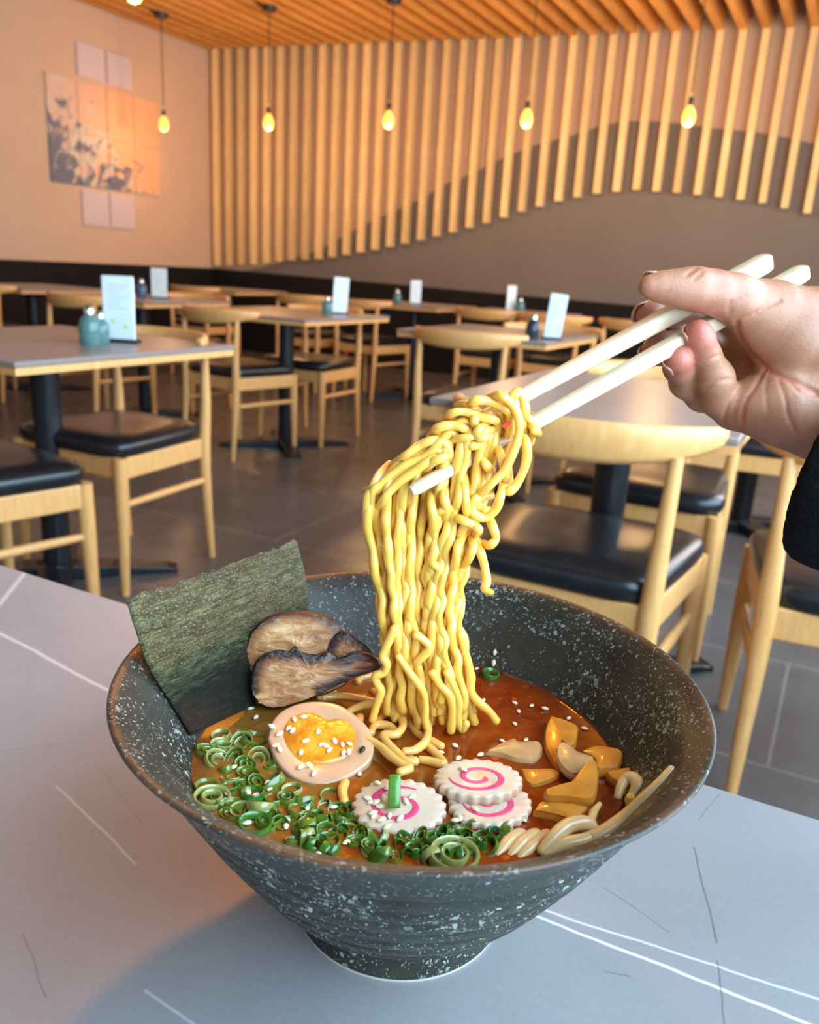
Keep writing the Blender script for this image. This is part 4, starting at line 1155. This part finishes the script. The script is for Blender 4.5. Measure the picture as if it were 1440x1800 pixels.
# ================================================================== THE PERSON: right hand holding the chopsticks
def surface_nets(F, org, h):
    """continuous skin around the zero level of a distance field"""
    nx, ny, nz = F.shape
    S = F < 0
    corners = [(i, j, k) for i in (0, 1) for j in (0, 1) for k in (0, 1)]
    def sub(A, c): return A[c[0]:nx-1+c[0], c[1]:ny-1+c[1], c[2]:nz-1+c[2]]
    cnt = sum(sub(S, c).astype(np.int8) for c in corners)
    act = (cnt > 0) & (cnt < 8)
    idx = -np.ones(act.shape, int); ii = np.argwhere(act); idx[act] = np.arange(len(ii))
    vals = {c: sub(F, c)[act] for c in corners}
    pos = np.zeros((len(ii), 3)); num = np.zeros(len(ii))
    for a in corners:
        for ax in range(3):
            if a[ax]: continue
            b = list(a); b[ax] = 1; b = tuple(b)
            fa, fb = vals[a], vals[b]; cr = (fa < 0) != (fb < 0)
            t = np.where(cr, fa/np.where(cr, fa-fb, 1), 0)
            p = np.tile(np.array(a, float), (len(ii), 1)); p[:, ax] += t
            pos[cr] += p[cr]; num[cr] += 1
    pos = pos/num[:, None]+ii
    faces = []
    for ax in range(3):
        u, w_ = [(1, 2), (2, 0), (0, 1)][ax]
        sl0 = [slice(1, -1)]*3; sl1 = [slice(1, -1)]*3
        sl0[ax] = slice(0, -1); sl1[ax] = slice(1, None)
        A, B = S[tuple(sl0)], S[tuple(sl1)]
        ch = np.argwhere(A != B); fl = A[A != B]
        base = ch.copy()
        for q in range(3):
            if q != ax: base[:, q] += 1
        def cell(du, dw):
            c = base.copy(); c[:, u] += du; c[:, w_] += dw
            return idx[c[:, 0], c[:, 1], c[:, 2]]
        q4 = np.stack([cell(-1, -1), cell(0, -1), cell(0, 0), cell(-1, 0)], 1)
        q4[~fl] = q4[~fl][:, ::-1]
        faces.append(q4[(q4 >= 0).all(1)])
    return org+pos*h, np.concatenate(faces)

def J(x, y, d, r): return np.array([*at_d(x, y, d), r*d/FPX])
thumb = [J(1141, 503, .3475, 19), J(1163, 504, .349, 24), J(1192, 507, .350, 30), J(1222, 508, .351, 35), J(1255, 514, .354, 36), J(1290, 524, .358, 40), J(1345, 552, .366, 57)]
thenar = [J(1352, 560, .367, 60), J(1392, 585, .370, 76), J(1440, 595, .374, 82), J(1500, 620, .376, 84)]
wrist = [J(1440, 655, .384, 88), J(1520, 730, .378, 92), J(1640, 872, .350, 82)]
hypo = [J(1325, 712, .376, 50), J(1372, 712, .376, 68), J(1435, 722, .378, 78), J(1520, 745, .380, 84)]
back = [J(1310, 600, .413, 44), J(1305, 660, .404, 44), J(1300, 712, .393, 40)]
back2 = [J(1310, 600, .413, 46), J(1430, 620, .402, 70)]
back3 = [J(1300, 700, .394, 42), J(1430, 700, .388, 72)]
back4 = [J(1305, 650, .406, 44), J(1430, 660, .398, 70)]
pinky = [J(1290, 722, .382, 35), J(1266, 700, .377, 33), J(1258, 664, .370, 30.5), J(1240, 622, .361, 24.5), J(1231, 596, .3555, 24), J(1228, 584, .3535, 22.5)]
ring = [J(1295, 700, .394, 32), J(1236, 694, .392, 29), J(1206, 672, .382, 27), J(1194, 645, .368, 26), J(1192, 631, .3585, 25.5)]
middle = [J(1305, 650, .408, 31), J(1235, 604, .408, 29), J(1190, 606, .394, 28), J(1162, 613, .3835, 28), J(1156, 615, .380, 27)]
index = [J(1310, 600, .413, 33), J(1235, 552, .407, 29), J(1182, 548, .394, 28), J(1150, 554, .3835, 26.5), J(1144, 557, .380, 26)]
chains = [thumb, thenar, wrist, hypo, back, back2, back3, back4, pinky, ring, middle, index]
allp = np.array([p for c in chains for p in c])
lo = allp[:, :3].min(0)-.028; hi = allp[:, :3].max(0)+.028
hv = .00085
dims = np.ceil((hi-lo)/hv).astype(int)
GX, GY, GZ = np.meshgrid(*[lo[k]+np.arange(dims[k])*hv for k in range(3)], indexing='ij', sparse=False)
GX = GX.astype(np.float32); GY = GY.astype(np.float32); GZ = GZ.astype(np.float32)
def chain_field(ch, k=.004):
    D = None
    for a, b in zip(ch[:-1], ch[1:]):
        d = b[:3]-a[:3]; L2 = float(d@d)
        t = np.clip(((GX-a[0])*d[0]+(GY-a[1])*d[1]+(GZ-a[2])*d[2])/L2, 0, 1)
        q = np.sqrt((GX-a[0]-d[0]*t)**2+(GY-a[1]-d[1]*t)**2+(GZ-a[2]-d[2]*t)**2)-(a[3]+(b[3]-a[3])*t)
        D = q if D is None else smin(D, q, k)
    return D
def smin(a, b, k):
    h = np.clip(.5+.5*(b-a)/k, 0, 1)
    return b+(a-b)*h-k*h*(1-h)
palm = chain_field(thenar, .006)
for c, k in ((hypo, .006), (wrist, .012), (back, .010), (back2, .010), (back3, .010), (back4, .010)):
    palm = smin(palm, chain_field(c, .006), k)
palm = smin(palm, chain_field(thumb), .006)
fing = None
for c in (pinky, ring, middle, index):
    fld = chain_field(c, .003)
    fing = fld if fing is None else smin(fing, fld, .0009)
field = smin(palm, fing, .0022)
V, Fq = surface_nets(field, lo, hv)
# creases of the palm and finger joints, pressed into the skin
vx, vy = to_px_arr = (lambda A: (720+FPX*((A-EYE)@RIGHT)/((A-EYE)@FWD), 900-FPX*((A-EYE)@UP)/((A-EYE)@FWD)))(V)
gx, gy, gz = np.gradient(field, hv)
ci = np.clip(np.round((V-lo)/hv).astype(int), 0, dims-1)
Nn = np.stack([gx[ci[:, 0], ci[:, 1], ci[:, 2]], gy[ci[:, 0], ci[:, 1], ci[:, 2]], gz[ci[:, 0], ci[:, 1], ci[:, 2]]], 1)
Nn /= np.linalg.norm(Nn, axis=1)[:, None]+1e-9
toward = -(Nn*((V-EYE)/np.linalg.norm(V-EYE, axis=1)[:, None])).sum(1)
zc = lambda L: [(1060+x/3.79, 420+y/3.79) for x, y in L]
creases = [(zc([(895, 560), (905, 640), (960, 740), (1070, 850), (1180, 915), (1300, 960), (1440, 1035)]), 4.5, .0010),
           (zc([(1075, 870), (1010, 990), (950, 1080), (925, 1200), (930, 1330)]), 3.5, .0008), (zc([(890, 990), (830, 1120), (800, 1235)]), 3.5, .0009),
           (zc([(1110, 880), (1085, 1000), (1095, 1130)]), 3, .0004), (zc([(1170, 930), (1215, 1060), (1235, 1180), (1290, 1300)]), 3, .0006),
           (zc([(900, 540), (1000, 500), (1130, 430), (1180, 410)]), 3, .0007), (zc([(840, 500), (870, 440), (950, 380)]), 3, .0004), (zc([(830, 470), (850, 420)]), 2.5, .0004),
           (zc([(560, 240), (600, 205), (625, 195)]), 3, .0006), (zc([(600, 270), (640, 240), (660, 215)]), 2.5, .0004), (zc([(660, 830), (740, 790), (790, 775)]), 3, .0005),
           (zc([(690, 990), (760, 950), (860, 935)]), 3, .0005), (zc([(1250, 960), (1330, 1030), (1440, 1045)]), 3, .0005), (zc([(1300, 900), (1380, 900), (1440, 880)]), 2.5, .0003)]
CR = np.zeros(len(V))
for L, wd, dp in creases:
    P_ = np.array(smooth_path([np.array(p) for p in L], 10))
    d = np.full(len(V), 1e9)
    for a in P_: d = np.minimum(d, np.hypot(vx-a[0], vy-a[1]))
    k = np.clip(1-d/(wd*1.5), 0, 1)*np.clip(toward*2, 0, 1)
    V = V-Nn*(k*dp*1.5)[:, None]; CR = np.maximum(CR, k*min(.55, dp*550))
b = MB(); b.v = [tuple(p) for p in V]; b.f = [tuple(int(i) for i in q) for q in Fq]; b.mi = [0]*len(b.f)
def skin_mat():
    m, nt, bs = nodes('skin')
    v = coord(nt)
    f = noise(nt, v, 70, 4); g = noise(nt, v, 900, 3, .7)
    c = ramp(nt, f, [(.3, (.37, .150, .075)), (.7, (.49, .225, .125))])
    at = N(nt, 'ShaderNodeAttribute', attribute_name='flush')
    c = mix(nt, at.outputs['Fac'], c, (.58, .14, .10))
    nt.links.new(c, bs.inputs['Base Color']); bs.inputs['Roughness'].default_value = .42
    bs.inputs['Subsurface Weight'].default_value = .22; bs.inputs['Subsurface Radius'].default_value = (.006, .0025, .0015)
    ln = noise(nt, coord(nt, (1, 1, 3)), 420, 3, .6, .6)
    bump(nt, bs, math_(nt, 'ADD', g, ln), .22, .0007)
    return m
M['skin'] = skin_mat()
person = b.obj('person', M['skin'], angle=180)
tag(person, 'person reaching in from the right in a black sleeve, right hand lifting noodles with chopsticks', 'person')
# redder skin at the finger pads
fl = np.zeros(len(V))
for p, r_, a_ in ((pinky[-1], .011, .75), (ring[-1], .011, .8), (index[-1], .010, .35), (middle[-1], .010, .3), (J(1205, 525, .345, 10), .008, .2), (J(1258, 480, .35, 10), .010, .3), (thumb[0], .008, .25)):
    fl = np.maximum(fl, a_*np.clip(1-(np.linalg.norm(V-p[:3], axis=1)-.004)/r_, 0, 1))
fl = np.maximum(fl, CR)  # creases reddened too, their shade deepened through the skin colour
at = person.data.attributes.new('flush', 'FLOAT', 'POINT'); at.data.foreach_set('value', fl.astype(np.float32))
sm = person.modifiers.new('relax', 'SMOOTH'); sm.factor = .5; sm.iterations = 3
# nails
M['nail'] = simple('fingernail', (.60, .32, .23), .22, sss=.2, coat=.4)
def nail(tip, along, out, w_, l_, name):
    """curved nail plate sitting on the back of a finger tip"""
    c = tip[:3]; t = unit(along); o = unit(out-t*np.dot(out, t)); s = np.cross(t, o); r = tip[3]
    b = MB(); v = []; f = []; nu_, nv_ = 8, 8
    for i in range(nu_+1):
        for j in range(nv_+1):
            a = (-1+2*i/nu_)*w_; q = -1+2*j/nv_
            e = math.sqrt(max(0, 1-(abs(q)**4)*.5))
            a *= e
            v.append(c+(o*math.cos(a)+s*math.sin(a))*(r+.0002-.0006*max(0, -q))+t*(q*l_))
    for i in range(nu_):
        for j in range(nv_): f.append((i*(nv_+1)+j, i*(nv_+1)+j+1, (i+1)*(nv_+1)+j+1, (i+1)*(nv_+1)+j))
    b.add(v, f); ob = b.obj(name, M['nail'], person, angle=180)
    sd = ob.modifiers.new('thickness', 'SOLIDIFY'); sd.thickness = .0007; sd.offset = 0
    return ob
tt = np.array(thumb[1][:3])-np.array(thumb[3][:3])
nail(J(1158, 503, .349, 22.5), tt, UP*.9+RIGHT*-.1+FWD*.35, .95, .0062, 'thumb_nail')
nail(J(1144, 557, .380, 26), np.array(index[-1][:3]-index[-3][:3]), -RIGHT*.8+UP*.55+FWD*.3, .85, .005, 'fingernail')
nail(J(1156, 615, .380, 27), np.array(middle[-1][:3]-middle[-3][:3]), -RIGHT*.8-UP*.5+FWD*.3, .85, .005, 'fingernail')
nail(J(1193, 633, .360, 25.5), np.array(ring[-1][:3]-ring[-3][:3]), -RIGHT*.95-UP*.3, .85, .005, 'fingernail')
nail(J(1229, 588, .3545, 23), np.array(pinky[-1][:3]-pinky[-3][:3]), -RIGHT*.95+FWD*.35, .85, .0048, 'fingernail')
# black knitted cuff
M['cuff'] = simple('black_knit', (.006, .006, .007), .95, var=.5, vscale=400, bmp=1.0, bscale=900, bdist=.002, spec=.15)
c0 = at_d(1446, 846, .350); c1 = at_d(1840, 965, .305)
d_ = unit(c1-c0); e1 = unit(np.cross(d_, UPZ)); e2 = np.cross(d_, e1)
b = MB(); v = []; f = []; nn = 96; rc = random.Random(4)
rows = [(-.001, .0275), (-.003, .0295), (-.002, .0328), (.001, .0345), (.006, .0352)]+[(q, .0355+.0008*math.sin(q*300)) for q in np.linspace(.011, .15, 24)]
for t, r in rows:
    for k in range(nn):
        q = 2*math.pi*k/nn; jj = rc.uniform(-.0004, .0004)
        v.append(c0+d_*(t+jj)+(e1*math.cos(q)*1.12+e2*math.sin(q))*(r+jj))
for i in range(len(rows)-1):
    for k in range(nn): f.append((i*nn+k, i*nn+(k+1) % nn, (i+1)*nn+(k+1) % nn, (i+1)*nn+k))
b.add(v, f).obj('sleeve', M['cuff'], person, angle=180)

# a flake of chilli caught between the noodles and the sticks
M['chilli'] = simple('red_chilli', (.62, .035, .008), .3)
q = [hang(x, y, -.0135) for x, y in ((880, 750), (889, 742), (899, 740), (897, 747), (886, 754))]
o = slab(q, sum(q)/5, -NH, .001, 'chilli_flake', M['chilli'], inset=.0002, smooth_it=False)
tag(o, 'small red chilli flake caught in the noodles by the lower chopstick', 'chilli')
